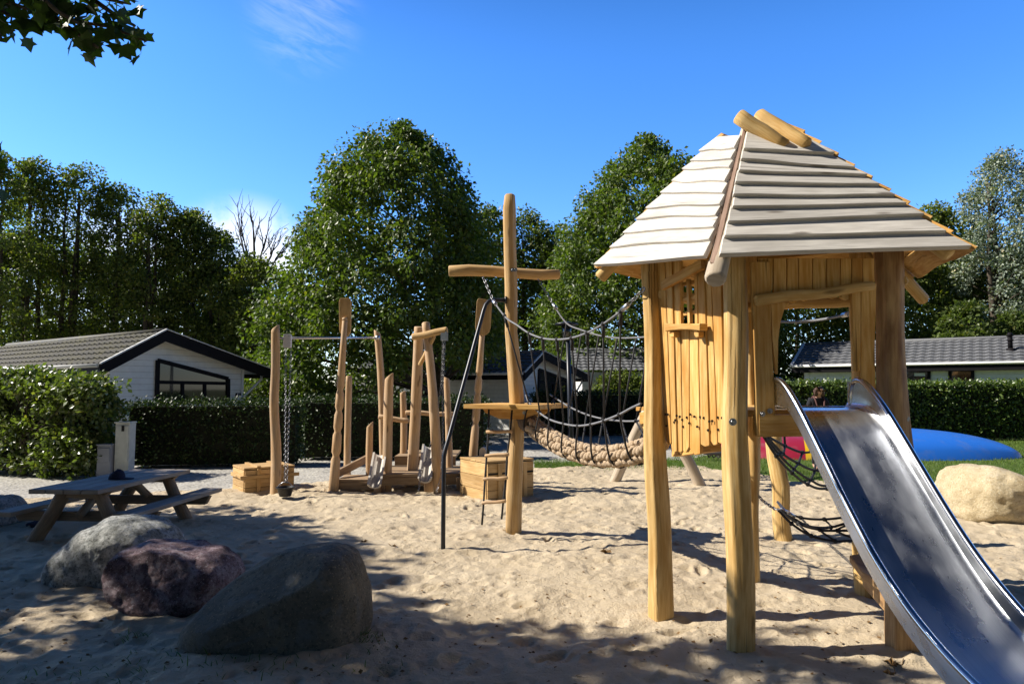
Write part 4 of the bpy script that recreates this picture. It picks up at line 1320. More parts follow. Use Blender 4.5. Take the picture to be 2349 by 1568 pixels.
# --- roof: courses of waney boards on five slopes
mb = MB(22)
rrb = random.Random(4)


def hip_t(e, ytarget):             # parameter on the hip line e -> apex that the photo shows at height ytarget
    lo, hi = -0.05, 1.0
    for _ in range(40):
        m_ = (lo + hi) / 2; p = e.lerp(ap, m_)
        d = p - V(0, 0, CH)
        yy = 784 - F * ((-sp * d.y + cp * d.z) / (cp * d.y + sp * d.z))
        if yy > ytarget: lo = m_
        else: hi = m_
    return (lo + hi) / 2


def slope(e0, e1, t0, t1, wav=0.02, inset0=0.0, inset1=0.0, th=0.033):
    """boards between two hip lines; t0/t1 list the lower edges on each hip from the eave up"""
    nn = (e1 - e0).cross(ap - e0).normalized()
    if nn.z < 0: nn = -nn
    for k in range(len(t0) - 1):
        mb.newoff()
        S = 12; j0 = rrb.uniform(-.006, .012); j1 = rrb.uniform(-.008, .012)
        lo = []; up_ = []
        ph = rrb.uniform(0, 6); f1 = rrb.uniform(4, 8); am = wav * rrb.uniform(0.3, 1)
        for i in range(S + 1):
            u = inset0 + j0 + (1 - inset0 - inset1 - j0 - j1) * i / S
            a0 = e0.lerp(ap, t0[k]); a1 = e1.lerp(ap, t1[k])
            b0_ = e0.lerp(ap, t0[k + 1]); b1_ = e1.lerp(ap, t1[k + 1])
            L_ = a0.lerp(a1, u); U_p = b0_.lerp(b1_, u)
            dn = (L_ - U_p).normalized()
            L_ = L_ + dn * (am * math.sin(ph + f1 * u) * (1 if 0 < i < S else 0.6))
            U_p = U_p - dn * 0.05
            lo.append(L_ + nn * 0.036); up_.append(U_p + nn * 0.004)
        b_ = len(mb.v); m_ = S + 1
        for p in lo: mb.v.append(p + nn * th)
        for p in up_: mb.v.append(p + nn * th)
        for p in lo: mb.v.append(p)
        for p in up_: mb.v.append(p)
        g = (lo[-1] - lo[0]).normalized()
        for i in range(S):
            q = [b_ + i, b_ + i + 1, b_ + m_ + i + 1, b_ + m_ + i]
            mb.face(q, g)
            mb.face([b_ + 2 * m_ + i, b_ + 3 * m_ + i, b_ + 3 * m_ + i + 1, b_ + 2 * m_ + i + 1], g)
            mb.face([b_ + 2 * m_ + i, b_ + 2 * m_ + i + 1, b_ + i + 1, b_ + i], g)
            mb.face([b_ + 3 * m_ + i, b_ + m_ + i, b_ + m_ + i + 1, b_ + 3 * m_ + i + 1], g)
        mb.face([b_, b_ + m_, b_ + 3 * m_, b_ + 2 * m_], g)
        mb.face([b_ + S, b_ + 2 * m_ + S, b_ + 3 * m_ + S, b_ + m_ + S], g)


fl = [601, 560, 526, 492, 465, 436, 409, 382.5, 359, 313]
fr = [582, 548, 509, 484, 465, 440, 418, 403, 368, 326]
slope(eav['NL'], eav['NR'], [hip_t(eav['NL'], y) for y in fl], [hip_t(eav['NR'], y) for y in fr], 0.008, 0.0, 0.0)
ll = [618, 579, 545, 513.5, 488.5, 454, 428, 401, 382.5, 359, 333]
lr = [603, 562, 534, 507, 482, 457, 431, 398, 378, 353, 326]
slope(eav['L'], eav['NL'], [hip_t(eav['L'], y) for y in ll], [hip_t(eav['NL'], y) for y in lr], 0.012, 0.0, 0.03)
roof = mb.build('roof', M['roofwood'], hut, bevel=0.004)
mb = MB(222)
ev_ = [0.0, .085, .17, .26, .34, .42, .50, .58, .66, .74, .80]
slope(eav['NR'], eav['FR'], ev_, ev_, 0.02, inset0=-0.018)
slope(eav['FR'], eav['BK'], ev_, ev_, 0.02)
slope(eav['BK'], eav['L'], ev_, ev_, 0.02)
mb.build('roof', M['gold'], hut, bevel=0.004, label='back slopes of the board roof, golden to stand in for bounce light')  # golden tone stands in for warm bounce light on the underside
mb = MB(23)
d_ = (ap - eav['NL']); mb.prism([eav['NL'] + V(-0.025, 0.01, 0.0), eav['NL'] + V(0.0, -0.005, -0.01), eav['NL'].lerp(ap, 0.8) + V(0.006, -0.003, 0.008), eav['NL'].lerp(ap, 0.8) + V(-0.008, 0.0, 0.008)], V(-0.01, -0.006, 0.022), d_)
mb.build('hip_board', M['hipwood'], hut)
for k, (key, ext, rr_) in enumerate((('NL', 0.05, 0.062), ('L', -0.02, 0.05), ('NR', -0.12, 0.05), ('FR', 0.14, 0.05), ('BK', 0.1, 0.05))):
    mb = MB(30 + k); e = eav[key]; d = (ap - e).normalized()
    dn = V(0, 0, -0.055 if key == 'NL' else -0.075)
    log(mb, e - d * ext + dn, e.lerp(ap, 0.86) + dn, rr_, rr_ * 0.9, 0.05, 0.01, 12, 8, 0.014)
    mb.build('rafter', M['palelog' if key == 'NL' else 'goldlog'], hut)
mb = MB(36); log(mb, P(1692, 266, 4.85), P(1800, 338, 4.75), 0.054, 0.052, 0.04, 0.004, 18, 6, 0.006); mb.build('ridge_pole', M['goldlog'], hut)
mb = MB(37); log(mb, P(1738, 264, 5.0), P(1852, 334, 4.72), 0.052, 0.05, 0.04, 0.004, 18, 6, 0.012); mb.build('ridge_pole', M['goldlog'], hut)

# --- left plank wall (between the two sunlit posts)
d = (A_ - B_).normalized(); n1 = V(-d.y, d.x, 0)
if n1.x > 0: n1 = -n1
p1 = (A_ + B_) / 2 - n1 * 0.0


def WA(x, y, off=0.0): return PL(x, y, p1 + n1 * off, n1)


xb = [1526, 1540, 1552.4, 1565, 1580.5, 1605.5, 1627, 1646, 1662]
xt = [1511, 1529, 1544, 1560, 1580, 1600.5, 1618, 1634, 1655]
yb0 = [(1003, 1016), (1030, 1034), (1034, 1034), (1034, 1024), (1027, 1040), (1018, 1021), (1008, 1018), (1014, 1002)]
mb = MB(40)
for i in range(8):
    win_ = i in (3, 4)
    ytop = 742 if win_ else 596
    ft = (742 - 730) / 300.0
    def xx(j, y): return xt[j] + (xb[j] - xt[j]) * (y - 730) / 300.0
    off = [0, .008, -.004, .006, 0, .008, -.004, .005][i]
    g0 = 0.8
    pts = [WA(xx(i, yb0[i][0]) + g0, yb0[i][0], off), WA((xx(i, yb0[i][0]) + xx(i + 1, yb0[i][1])) / 2, max(yb0[i]) + 3, off), WA(xx(i + 1, yb0[i][1]) - g0, yb0[i][1], off), WA(xx(i + 1, 850) - g0, 850, off), WA(xx(i + 1, ytop) - g0, ytop, off), WA(xx(i, ytop) + g0, ytop, off), WA(xx(i, 850) + g0, 850, off)]
    mb.prism(pts, -n1 * 0.028, V(0, 0, 1))
wl_ = mb.build('plank_wall', M['gold'], hut, bevel=0.004)
mb = MB(41)
for (x, y) in ((1528, 950), (1533, 950), (1530, 976), (1554.6, 953), (1549, 968), (1551.5, 963), (1562, 955), (1570, 978), (1568, 962), (1579, 957), (1587, 950), (1585, 970), (1597, 955), (1611, 956), (1604, 978), (1620, 958), (1633, 966), (1630, 986), (1640, 965), (1653, 957), (1654, 985), (1664, 958), (1672, 988)):
    xq = 1526 + (x - 1528) * 0.955
    mb = MB(41); mb.tube([WA(xq, y, 0.009), WA(xq, y, 0.0125)], 0.0095, 10)
    mb.build('bolt_hole', M['hole'], wl_)
mb = MB(42)
for (x0, y0, x1, y1, w_) in ((1583, 742, 1579, 640, .028), (1562, 745, 1560, 600, .03), (1600, 745, 1598, 600, .03)):
    mb.beam(WA(x0, y0, -.015), WA(x1, y1, -.015), w_, 0.03, n1)
for (x0, y0, x1, y1) in ((1560, 722, 1602, 714), (1560, 690, 1602, 680), (1558, 654, 1600, 645)):
    mb.beam(WA(x0, y0, -.03), WA(x1, y1, -.03), 0.026, 0.026, n1)
mb.build('window_bars', M['gold'], hut, bevel=0.003)
mb = MB(43)
mb.prism([WA(1541, 741.5, .012), WA(1556, 744, .012), WA(1585, 743, .012), WA(1608, 744, .012), WA(1623, 742, .012), WA(1623, 759, .012), WA(1605, 757, .012), WA(1580, 756, .012), WA(1556, 758, .012), WA(1542, 761, .012)], n1 * 0.07, WA(1623, 742) - WA(1541, 741.5))
for x in (1553, 1610):
    mb.prism([WA(x - 6, 761, .012), WA(x + 5, 760, .012), WA(x + 5, 773, .012), WA(x - 2, 775, .012), WA(x - 6, 768, .012)], n1 * 0.05)
mb.build('window_shelf', M['gold'], hut, bevel=0.006)
mb = MB(44)
mb.beam(WA(1520, 655, .07), WA(1612, 606, .07), 0.07, 0.035, n1)
mb.build('brace', M['gold'], hut, bevel=0.004)

# --- front with the slide opening
p2 = (B_ + D4) / 2


def WF(x, y, off=0.0): return PL(x, y, p2 + fn * off, fn)


mb = MB(50)
xs = [1738, 1773, 1804, 1831, 1863, 1895, 1927, 1953, 1978, 2006]
for i in range(9):
    yb = 692 + 5 * math.sin(i * 1.1) - i * 1.2
    if i == 0: yb = 668
    mid = (xs[i] + xs[i + 1]) / 2; o_ = 0.004 * (i % 2)
    mb.prism([WF(xs[i] + 1, yb - 4, o_), WF(mid, yb + 3, o_), WF(xs[i + 1] - 1, yb - 4, o_), WF(xs[i + 1] - 1, 592, o_), WF(xs[i] + 1, 592, o_)], -fn * 0.025, V(0, 0, 1))
mb.build('header_planks', M['gold'], hut, bevel=0.004)
mb = MB(51)
mb.prism([WF(1735, 999, .04), WF(1757, 1003, .04), WF(1777, 996, .04), WF(1777, 900, .04), WF(1768, 760, .04), WF(1771, 600, .04), WF(1722, 600, .04), WF(1729, 780, .04), WF(1733, 900, .04)], -fn * 0.03, V(0, 0, 1))
mb.prism([WF(1779, 856, .03), WF(1784, 858, .03), WF(1785, 780, .03), WF(1790, 740, .03), WF(1800, 705, .03), WF(1812, 694, .03), WF(1768, 690, .03), WF(1771, 780, .03)], -fn * 0.024, V(0, 0, 1))
mb.prism([WF(1960, 850, .03), WF(1969, 853, .03), WF(1973, 846, .03), WF(1974, 660, .03), WF(1953, 664, .03), WF(1955, 760, .03)], -fn * 0.024, V(0, 0, 1))
mb.prism([WF(1976, 945, .02), WF(2010, 945, .02), WF(2006, 800, .02), WF(2010, 650, .02), WF(1975, 652, .02), WF(1973, 800, .02)], -fn * 0.028, V(0, 0, 1))
pk = mb.build('side_planks', M['gold'], hut, bevel=0.005)
for (x, y) in ((1748, 949), (1765, 942)): bolt(pk, WF(x, y, .042), fn, 0.012)
mb = MB(52); log(mb, WF(1732, 690, .06), WF(2002, 655, .06), 0.036, 0.030, 0.05, 0.01, 12, 8, 0.008); mb.build('lintel', M['goldlog'], hut)
mb = MB(53)
for a, b_ in ((A_, C_2), (C_2, F_), (F_, D4)):
    d = (b_ - a).normalized(); log(mb, V(a.x, a.y, 2.42), V(b_.x, b_.y, 2.42), 0.045, 0.045, 0.04, 0.01, 10, 6)
mb.build('eaves_beam', M['goldlog'], hut)
mb = MB(54); mb.prism([P(1458, 933, 5.75), P(1476, 932, 5.65), P(1476, 941, 5.65), P(1458, 942, 5.75)], V(0.30, 0.45, 0)); mb.prism([P(1466, 946, 5.7), P(1476, 944, 5.65), P(1476, 985, 5.65), P(1466, 968, 5.7)], V(0.3, 0.45, 0))
mb.build('entry_step', M['gold'], hut, bevel=0.004)
# low bench slab fixed to the front post
mb = MB(55)
mb.prism([V(2.42, 4.40, .36), V(2.50, 4.36, .36), V(2.80, 4.36, .36), V(2.95, 5.3, .36), V(2.72, 5.42, .36), V(2.60, 5.36, .36), V(2.46, 4.9, .36)], V(0, 0, 0.06), V(0, 1, 0))
mb.beam(V(2.47, 4.55, .29), V(2.64, 5.2, .29), 0.05, 0.13)
mb.build('bench', M['darklog'], hut, bevel=0.01, label='low dark slab bench fixed to the reddish post')

# ================================================================== SLIDE
slide = thing('slide', 'shiny stainless steel slide running from the hut opening down to the sand', 'slide', (1.98, 3.2, 0))
XL, XR = 1.7125, 2.2325
def sk(y): return -0.15 * (y - 4.35)       # the chute swings slightly outwards on its way down
bedp = [(4.50, 1.575), (4.36, 1.573), (4.28, 1.555), (4.20, 1.505), (4.10, 1.40), (3.95, 1.225), (3.8, 1.045), (3.6, 0.81), (3.45, 0.66), (3.3, 0.545), (3.19, 0.475), (3.05, 0.405), (2.88, 0.34), (2.7, 0.30), (2.5, 0.275), (2.25, 0.265)]
railp = [(4.47, 1.575), (4.475, 1.64), (4.465, 1.70), (4.44, 1.74), (4.40, 1.756), (4.35, 1.745), (4.27, 1.69), (4.157, 1.58), (4.05, 1.455), (3.9, 1.275), (3.75, 1.095), (3.6, 0.925), (3.45, 0.78), (3.3, 0.665), (3.19, 0.595), (3.05, 0.52), (2.88, 0.453), (2.7, 0.41), (2.5, 0.385), (2.25, 0.37)]


def interp(tab, y):
    ys = [q[0] for q in tab][::-1]; zs = [q[1] for q in tab][::-1]
    return float(np.interp(y, ys, zs))


def refine(tab, k=3):
    out = []
    for a, b_ in zip(tab[:-1], tab[1:]):
        for i in range(k): out.append((a[0] + (b_[0] - a[0]) * i / k, a[1] + (b_[1] - a[1]) * i / k))
    return out + [tab[-1]]


def smoothtab(tab, it=4):
    t_ = [list(q) for q in refine(tab, 3)]
    for _ in range(it):
        t_ = [t_[0]] + [[(t_[i - 1][0] + 2 * t_[i][0] + t_[i + 1][0]) / 4, (t_[i - 1][1] + 2 * t_[i][1] + t_[i + 1][1]) / 4] for i in range(1, len(t_) - 1)] + [t_[-1]]
    return t_


bt = smoothtab(bedp)
railtop = [(4.40, 1.745)] + railp[5:]
mb = MB(60)
R_ = 0.045
prof = [(XL + .006, None)] + [(XL + .006, 0.10), (XL + .006, R_)] + [(XL + .006 + R_ - R_ * math.cos(a), R_ - R_ * math.sin(a)) for a in [math.pi / 2 * k / 5 for k in range(1, 6)]]
mid_ = [(XL + R_ + (XR - XL - 2 * R_) * k / 8, 0.0) for k in range(1, 8)]
right_ = [(XL + XR - x, h) for x, h in prof[::-1]]
sec = prof + mid_ + right_
m_ = len(sec); b0_ = len(mb.v); run = 0; last = None
uu = [0]
for i in range(1, m_):
    a, b_ = sec[i - 1], sec[i]; uu.append(uu[-1] + math.hypot(b_[0] - a[0], (b_[1] or 0.13) - (a[1] or 0.13)))
vv = []
for (y, z) in bt:
    if last: run += math.hypot(y - last[0], z - last[1])
    last = (y, z); vv.append(run)
    zr_ = min(interp(railtop, min(y, 4.40)), 1.745)
    for (x, h) in sec:
        hz = (zr_ - z) if h is None else min(h, zr_ - z)
        mb.v.append(V(x + sk(y), y, z + hz))
for i in range(len(bt) - 1):
    for k in range(m_ - 1):
        mb.f.append([b0_ + i * m_ + k, b0_ + i * m_ + k + 1, b0_ + (i + 1) * m_ + k + 1, b0_ + (i + 1) * m_ + k]); mb.sm.append(True)
        mb.uv.append([(uu[k], vv[i]), (uu[k + 1], vv[i]), (uu[k + 1], vv[i + 1]), (uu[k], vv[i + 1])])
wall_f = [i for i, q in enumerate(mb.f) if (q[0] - b0_) % m_ < 3 or (q[0] - b0_) % m_ >= m_ - 4]
mw = MB(59); mw.v = mb.v; ws = set(wall_f)
for i in wall_f: mw.f.append(mb.f[i]); mw.sm.append(True); mw.uv.append(mb.uv[i])
mb.f, mb.sm, mb.uv = ([q for i, q in enumerate(l_) if i not in ws] for l_ in (mb.f, mb.sm, mb.uv))
mb.build('chute', M['stainless'], slide)
mw.build('side_wall', M['wallsteel'], slide)
mb = MB(61)
for X_o in (XL - 0.008, XR + 0.008):
    b0_ = len(mb.v)
    for (y, z) in bt:
        zr_ = min(interp(railtop, min(y, 4.40)), 1.745)
        xo_ = X_o + sk(y); mb.v += [V(xo_, y, zr_), V(xo_, y, min(z + 0.02, zr_ - 0.12)), V(xo_ + (0.03 if X_o < 2 else -0.03), y, min(z + 0.02, zr_ - 0.12) - 0.004)]
    for i in range(len(bt) - 1):
        for q in (0, 1):
            f_ = [b0_ + 3 * i + q, b0_ + 3 * i + q + 1, b0_ + 3 * i + q + 4, b0_ + 3 * i + q + 3]
            mb.f.append(f_); mb.sm.append(False); mb.uv.append([(q, vv[i]), (q + .13, vv[i]), (q + .13, vv[i + 1]), (q, vv[i + 1])])
mb.build('side_panel', M['stainless'], slide)
rs = smoothtab(railp, 2)
for X_o in (XL, XR):
    mb = MB(62); mb.tube([V(X_o + sk(y), y, z) for y, z in rs], 0.0185, 14); mb.build('handrail', M['rail'], slide)
mb = MB(63); mb.tube([V(XL + .02, 4.5, 1.574), V(XR - .02, 4.5, 1.574)], 0.012, 10); mb.build('top_edge', M['rail'], slide)
mb = MB(64); mb.tube([V(2.25, 2.4, 0.26), V(2.25, 2.42, -0.2)], 0.03, 10); mb.build('foot', M['rail'], slide)

# ================================================================== MAST TOWER
MX = gpt(1176, 1221)
mast = thing('mast_tower', 'tall crooked mast of golden timber with a crossbeam and small lookout deck', 'mast', MX)
mb = MB(70)
mp_ = [MX - V(0, 0, .25), P(1178, 1130, MX.y), P(1184, 1020, MX.y), P(1186, 930, MX.y), P(1180, 850, MX.y), P(1172, 760, MX.y), P(1172, 660, MX.y), P(1169, 560, MX.y), P(1168, 480, MX.y), P(1169, 446, MX.y)]
mb.tube(mp_, [.092, .09, .088, .095, .085, .075, .072, .072, .072, .058], 32, 0.045, True, 0.012, 5)
mb.build('pole', M['mastlog'], mast)
mb = MB(71)
mb.tube([P(1029, 622, 8.12), P(1075, 620, 8.13), P(1130, 622, 8.15), P(1180, 626, 8.17), P(1240, 630, 8.2), P(1283, 629, 8.23)], [.066, .07, .066, .06, .066, .062], 14, 0.05, True, 0.01)
cb = mb.build('crossbeam', M['mastlog'], mast)
for x in (1175, 1182): bolt(mast, P(x, 619, MX.y - 0.085), V(0, -1, 0), 0.016)
mb = MB(72)
zt = P(1184, 925, 7.9).z
dn_ = V(math.cos(math.radians(24)), -math.sin(math.radians(24)), 0); dp_ = V(math.sin(math.radians(24)), math.cos(math.radians(24)), 0)
cm = V(P(1186, 930, MX.y).x, MX.y, zt - 0.03)
for k in range(5):
    yy = -0.38 + 0.19 * k
    mb.box(cm + dp_ * yy, (0.92, 0.182, 0.05), (dn_, dp_, V(0, 0, 1)))
mb.build('lookout_deck', M['gold'], mast, bevel=0.004)
mb = MB(73)
for s_ in (-1, 1):
    c = cm + dp_ * (0.13 * s_) + V(0, 0, -0.025)
    mb.prism([c - dn_ * 0.36, c + dn_ * 0.36, c + dn_ * 0.33 + V(0, 0, -.05), c + dn_ * 0.14 + V(0, 0, -.12), c - dn_ * 0.14 + V(0, 0, -.12), c - dn_ * 0.33 + V(0, 0, -.05)], dp_ * (0.06 * s_), dn_)
br = mb.build('bracket', M['gold'], mast, bevel=0.005)
bolt(br, cm + dp_ * (-0.192) + dn_ * 0.17 + V(0, 0, -0.07), -dp_, 0.014)
# climbing pole
mb = MB(74)
bp_ = gpt(1016, 1258)
q0 = P(1158, 688, 7.98); q1 = P(1124, 689, 7.92); k1 = P(1018, 1045, bp_.y)
pts = [q0, q0.lerp(q1, .55), P(1130, 687.5, 7.93), P(1121, 691, 7.92), P(1114, 699, 7.90), P(1109, 712, 7.88)]
pts += [pts[-1].lerp(k1, i / 8) for i in range(1, 8)] + [k1 + V(0.012, 0.02, .06), k1 + V(0, 0, -.01), k1 + V(0, 0, -.12), bp_ + V(0, 0, .3), bp_ - V(0, 0, .2)]
mb.tube(pts, 0.0235, 12)
mb.tube([q0 + V(0.0, 0, 0), q0 + V(0.02, 0, 0)], 0.045, 12)
mb.build('climbing_pole', M['polemetal'], mast)

lad = thing('rope_ladder', 'black rope ladder with wooden rungs hanging below the lookout deck', 'rope ladder', gpt(1125, 1215))
for ps in (((1121, 938, 7.85), (1120, 990, 7.8), (1116, 1044, 7.75), (1112, 1098, 7.7), (1109, 1152, 7.66), (1105, 1203, 7.62)), ((1174, 940, 7.75), (1170, 990, 7.7), (1163, 1043, 7.67), (1160, 1096, 7.63), (1154, 1150, 7.6), (1150, 1190, 7.58))):
    mb = MB(75); mb.tube([P(*q) for q in ps], 0.011, 8); mb.build('side_rope', M['blackrope'], lad)
for k, (x0, y0, x1, y1) in enumerate(((1115, 990, 1174, 989), (1112, 1045, 1167, 1041), (1108, 1098, 1164, 1095), (1105, 1153, 1160, 1148))):
    mb = MB(76 + k); D = 7.78 - 0.04 * k
    log(mb, P(x0, y0, D), P(x1, y1, D - 0.09), 0.019, 0.019, 0.05, 0.004, 10, 5, 0.004); mb.build('rung', M['tanlog'], lad)

# ================================================================== ROPE BRIDGE
brd = thing('rope_bridge', 'sagging bridge of thick plaited rope with black net sides between mast and hut', 'rope bridge', (0.85, 7.0, 0))
R0 = P(1208, 965, 7.95); R3 = V(1.21, 5.66, 1.24)
def rp(t):
    p = R0.lerp(R3, t); p.z -= 4 * 0.215 * t * (1 - t) * (1 + 0.15 * (t - .5)); return p
mb = MB(80)
N_ = 60
mb.tube([rp(k / N_) for k in range(N_ + 1)], 0.072, 12)
LR = (R3 - R0).length * 1.06
rows = int(LR / 0.062)
for k in range(rows):
    for j in range(6):
        t = (k + 0.5 * (j % 2) + 0.25) / rows
        c = rp(t); tg_ = (rp(min(1, t + .01)) - rp(max(0, t - .01))).normalized()
        x = tg_.cross(V(0, 0, 1)).normalized(); y = x.cross(tg_)
        a = j * math.pi / 3 + 0.15 * math.sin(k * 1.7)
        ro = x * math.cos(a) + y * math.sin(a)
        dd_ = (tg_ * 0.75 + tg_.cross(ro) * (0.66 if j % 2 else -0.66)).normalized()
        cc = c + ro * (0.078 + mb.r.uniform(-.004, .004)); kr = mb.r.uniform(.031, .037)
        mb.tube([cc - dd_ * .046 - ro * .014, cc - dd_ * .024, cc, cc + dd_ * .024, cc + dd_ * .046 - ro * .014], [.012, kr * .88, kr, kr * .88, .012], 8)
mb.build('walking_rope', M['hemp'], brd)
mb = MB(81)
tg_ = (rp(.03) - rp(0)).normalized()
rr2 = random.Random(3)
for k in range(90):
    a = rr2.uniform(0, 6.28); x = tg_.cross(V(0, 0, 1)).normalized(); y = x.cross(tg_)
    o1 = rp(0.0) + (x * math.cos(a) + y * math.sin(a)) * 0.06
    mb.tube([o1, o1 + (x * math.cos(a) + y * math.sin(a)) * rr2.uniform(.03, .075) - tg_ * 0.03], 0.006, 4)
mb.tube([rp(-0.03), rp(0.0), rp(0.05), rp(0.075)], [.10, .115, .115, .10], 14)
mb.build('rope_collar', M['hempdark'], brd)


def dsp(pts_img, d0, d1):
    out = []
    x0, x1 = pts_img[0][0], pts_img[-1][0]
    for (x, y) in pts_img:
        # depth runs along the straight line between both ends seen from above
        p0, p1 = P(x0, 890, d0), P(x1, 890, d1); k = (x - 1174) / F
        t = (k * p0.y - p0.x) / ((p1.x - p0.x) - k * (p1.y - p0.y)) if abs((p1.x - p0.x) - k * (p1.y - p0.y)) > 1e-6 else 0
        out.append(P(x, y, p0.y + (p1.y - p0.y) * t))
    return out


def spline(pts, k=5):
    out = []
    n = len(pts)
    for i in range(n - 1):
        p0, p1, p2_, p3 = pts[max(0, i - 1)], pts[i], pts[i + 1], pts[min(n - 1, i + 2)]
        for j in range(k):
            t = j / k
            out.append(0.5 * ((2 * p1) + (p2_ - p0) * t + (2 * p0 - 5 * p1 + 4 * p2_ - p3) * t * t + (3 * p1 - p0 - 3 * p2_ + p3) * t ** 3))
    return out + [pts[-1]]


fh = dsp([(1108, 636), (1131, 690), (1160, 728), (1185, 745), (1213, 764), (1244, 775.5), (1277, 778.5), (1310.5, 775), (1346, 763), (1383, 743), (1423, 714), (1441, 698), (1478, 661)], 7.93, 5.2)
rh = dsp([(1234, 640), (1268, 697), (1299, 741), (1334, 757), (1373, 769), (1415, 775), (1459, 774), (1490, 771), (1560, 755)], 8.08, 6.35)
fs = dsp([(1206, 905), (1212.7, 922), (1232, 942), (1259.6, 961), (1292.5, 971.5), (1325, 976), (1355, 972.5), (1385, 964), (1420, 950), (1446, 936), (1470, 925)], 7.75, 5.45)
rs_ = dsp([(1262, 905), (1271, 911), (1307.7, 933.5), (1344.5, 950), (1382.5, 960), (1425.6, 965), (1458.5, 965), (1500, 960), (1540, 950)], 8.05, 6.2)
for pts, a, b_ in ((fh, 1, 11), (rh, 1, 8)):
    mb = MB(82); mb.tube(spline(pts[a:b_ + 1]), 0.0095, 8); mb.build('handrail_rope', M['greyrope'] if False else M['greyrope'], brd)
    mb = MB(83); mb.chain([pts[0], pts[a]], 0.045, 0.0045); mb.build('chain', M['chain'], brd)
    if b_ < len(pts) - 1:
        mb = MB(83); mb.chain([pts[b_], pts[-1]], 0.045, 0.0045); mb.build('chain', M['chain'], brd)
    for e, q in ((pts[a], pts[a + 1]), (pts[b_], pts[b_ - 1])):
        mb = MB(84); mb.tube([e, e + (q - e).normalized() * 0.09], 0.02, 8); mb.build('clamp', M['steel'], brd)
for pts in (fs, rs_):
    mb = MB(85); mb.tube(spline(pts), 0.0095, 8); mb.build('side_rope', M['greyrope'], brd)
mb = MB(86)
fhn = [(fh[1].lerp(fh[2], .9))] + fh[4:11]
fsn = [fs[1]] + [fs[2].lerp(fs[3], .2), fs[3], fs[4], fs[5], fs[6], fs[7], fs[8]]
rhn = rh[2:8]
rsn = [rs_[1], rs_[2], rs_[3], rs_[4], rs_[5], rs_[6]]
rails = []
for k in range(8):
    t = 0.06 + 0.118 * k
    c = rp(t); dd = (R3 - R0).normalized(); sd_ = dd.cross(V(0, 0, 1)).normalized()
    lowa = c + sd_ * 0.112 + V(0, 0, -0.01); lowm = c + V(0, 0, -0.112); lowb = c - sd_ * 0.112 + V(0, 0, -0.01)
    if (fsn[k] - lowa).length > (fsn[k] - lowb).length: lowa, lowb = lowb, lowa
    m2 = MB(90 + k)
    kk = min(5, int(k * 0.75))
    m2.tube([fhn[k], fsn[k]], 0.0085, 6)
    m2.tube(spline([fsn[k], lowa, lowm, lowb, rsn[kk]], 4), 0.009, 6)
    if k in (0, 2, 3, 4, 6, 7): m2.tube([rsn[kk], rhn[min(5, kk)]], 0.009, 6)
    for q in (fhn[k], fsn[k], rsn[kk]):
        m2.ball(q, 0.021, 8, 6)
    m2.tube([fhn[k], fhn[k].lerp(fsn[k], 0.13)], 0.016, 6)
    m2.build('net_rope', M['blackrope'], brd)

# ================================================================== NETS AND SUPPORT POST UNDER THE HUT
mb = MB(110)
eb = gpt(1798, 1237)
log(mb, eb, P(1772, 985, eb.y + 0.05), 0.098, 0.09, 0.05, 0.02, 16, 9, bury=.2)
tag(mb.build('support_post', M['goldlog']), 'pale log post standing in the sand behind the slide, carrying the nets', 'post')
net = thing('climbing_net', 'upper black rope net hanging in a curve below the hut deck', 'climbing net', (3.2, 6.6, 0.8))
up1 = [P(1752, 998, 6.05), P(1785, 1040, 6.3), P(1820, 1075, 6.6), P(1858, 1100, 6.9), P(1900, 1113, 7.2), V(4.0, 7.7, .75)]
up2 = [P(1760, 1000, 6.4), P(1800, 1022, 6.8), P(1840, 1037, 7.1), P(1872, 1033, 7.4), P(1930, 1023, 7.7), V(4.0, 7.75, 1.1)]
up3 = [P(1758, 1000, 6.2), P(1795, 1040, 6.5), P(1830, 1062, 6.8), P(1868, 1078, 7.1), P(1930, 1080, 7.4), V(4.0, 7.72, .9)]
up4 = [P(1751, 1000, 6.0), P(1780, 1045, 6.2), P(1816, 1084, 6.5), P(1852, 1110, 6.8), P(1896, 1120, 7.1), V(4.0, 7.65, .68)]
for i, u in enumerate((up1, up2, up3, up4)):
    mb = MB(111 + i); mb.tube(spline(u), 0.013, 6)
    for q in u[1:-1]: mb.ball(q, 0.023, 7, 5)
    mb.build('net_rope', M['blackrope'], net)
for i in range(1, 5):
    mb = MB(115 + i); mb.tube(spline([up2[i], up3[i], up1[i], up4[i]]), 0.012, 6)
    if i == 1: mb.tube([up2[i], up2[i] + V(-.02, 0, .4)], 0.012, 6)
    mb.build('net_rope', M['blackrope'], net)
mb = MB(119); log(mb, V(4.0, 7.7, gz(4.0, 7.7)), V(4.0, 7.72, 1.2), .085, .08, .05, .01, 14, 7, bury=.2); mb.build('net_post', M['goldlog'], net)
net = thing('climbing_net', 'lower black rope net hanging just above the sand on a steel chain', 'climbing net', (2.9, 5.6, 0.25))
lo1 = [P(1790, 1168, 5.6), P(1836, 1186, 5.65), P(1890, 1190, 5.7), P(1960, 1182, 5.8), V(3.45, 5.82, .72)]
lo2 = [P(1787, 1168, 5.55), P(1830, 1200, 5.5), P(1880, 1214, 5.5), P(1920, 1216, 5.55), V(3.45, 5.80, .52)]
lo3 = [P(1785, 1170, 5.5), P(1815, 1200, 5.4), P(1860, 1228, 5.35), P(1915, 1240, 5.35), P(1970, 1238, 5.4), V(3.45, 5.76, .46)]
lo4 = [P(1790, 1168, 5.58), P(1850, 1204, 5.58), P(1905, 1208, 5.65), P(1960, 1196, 5.75), V(3.45, 5.84, .62)]
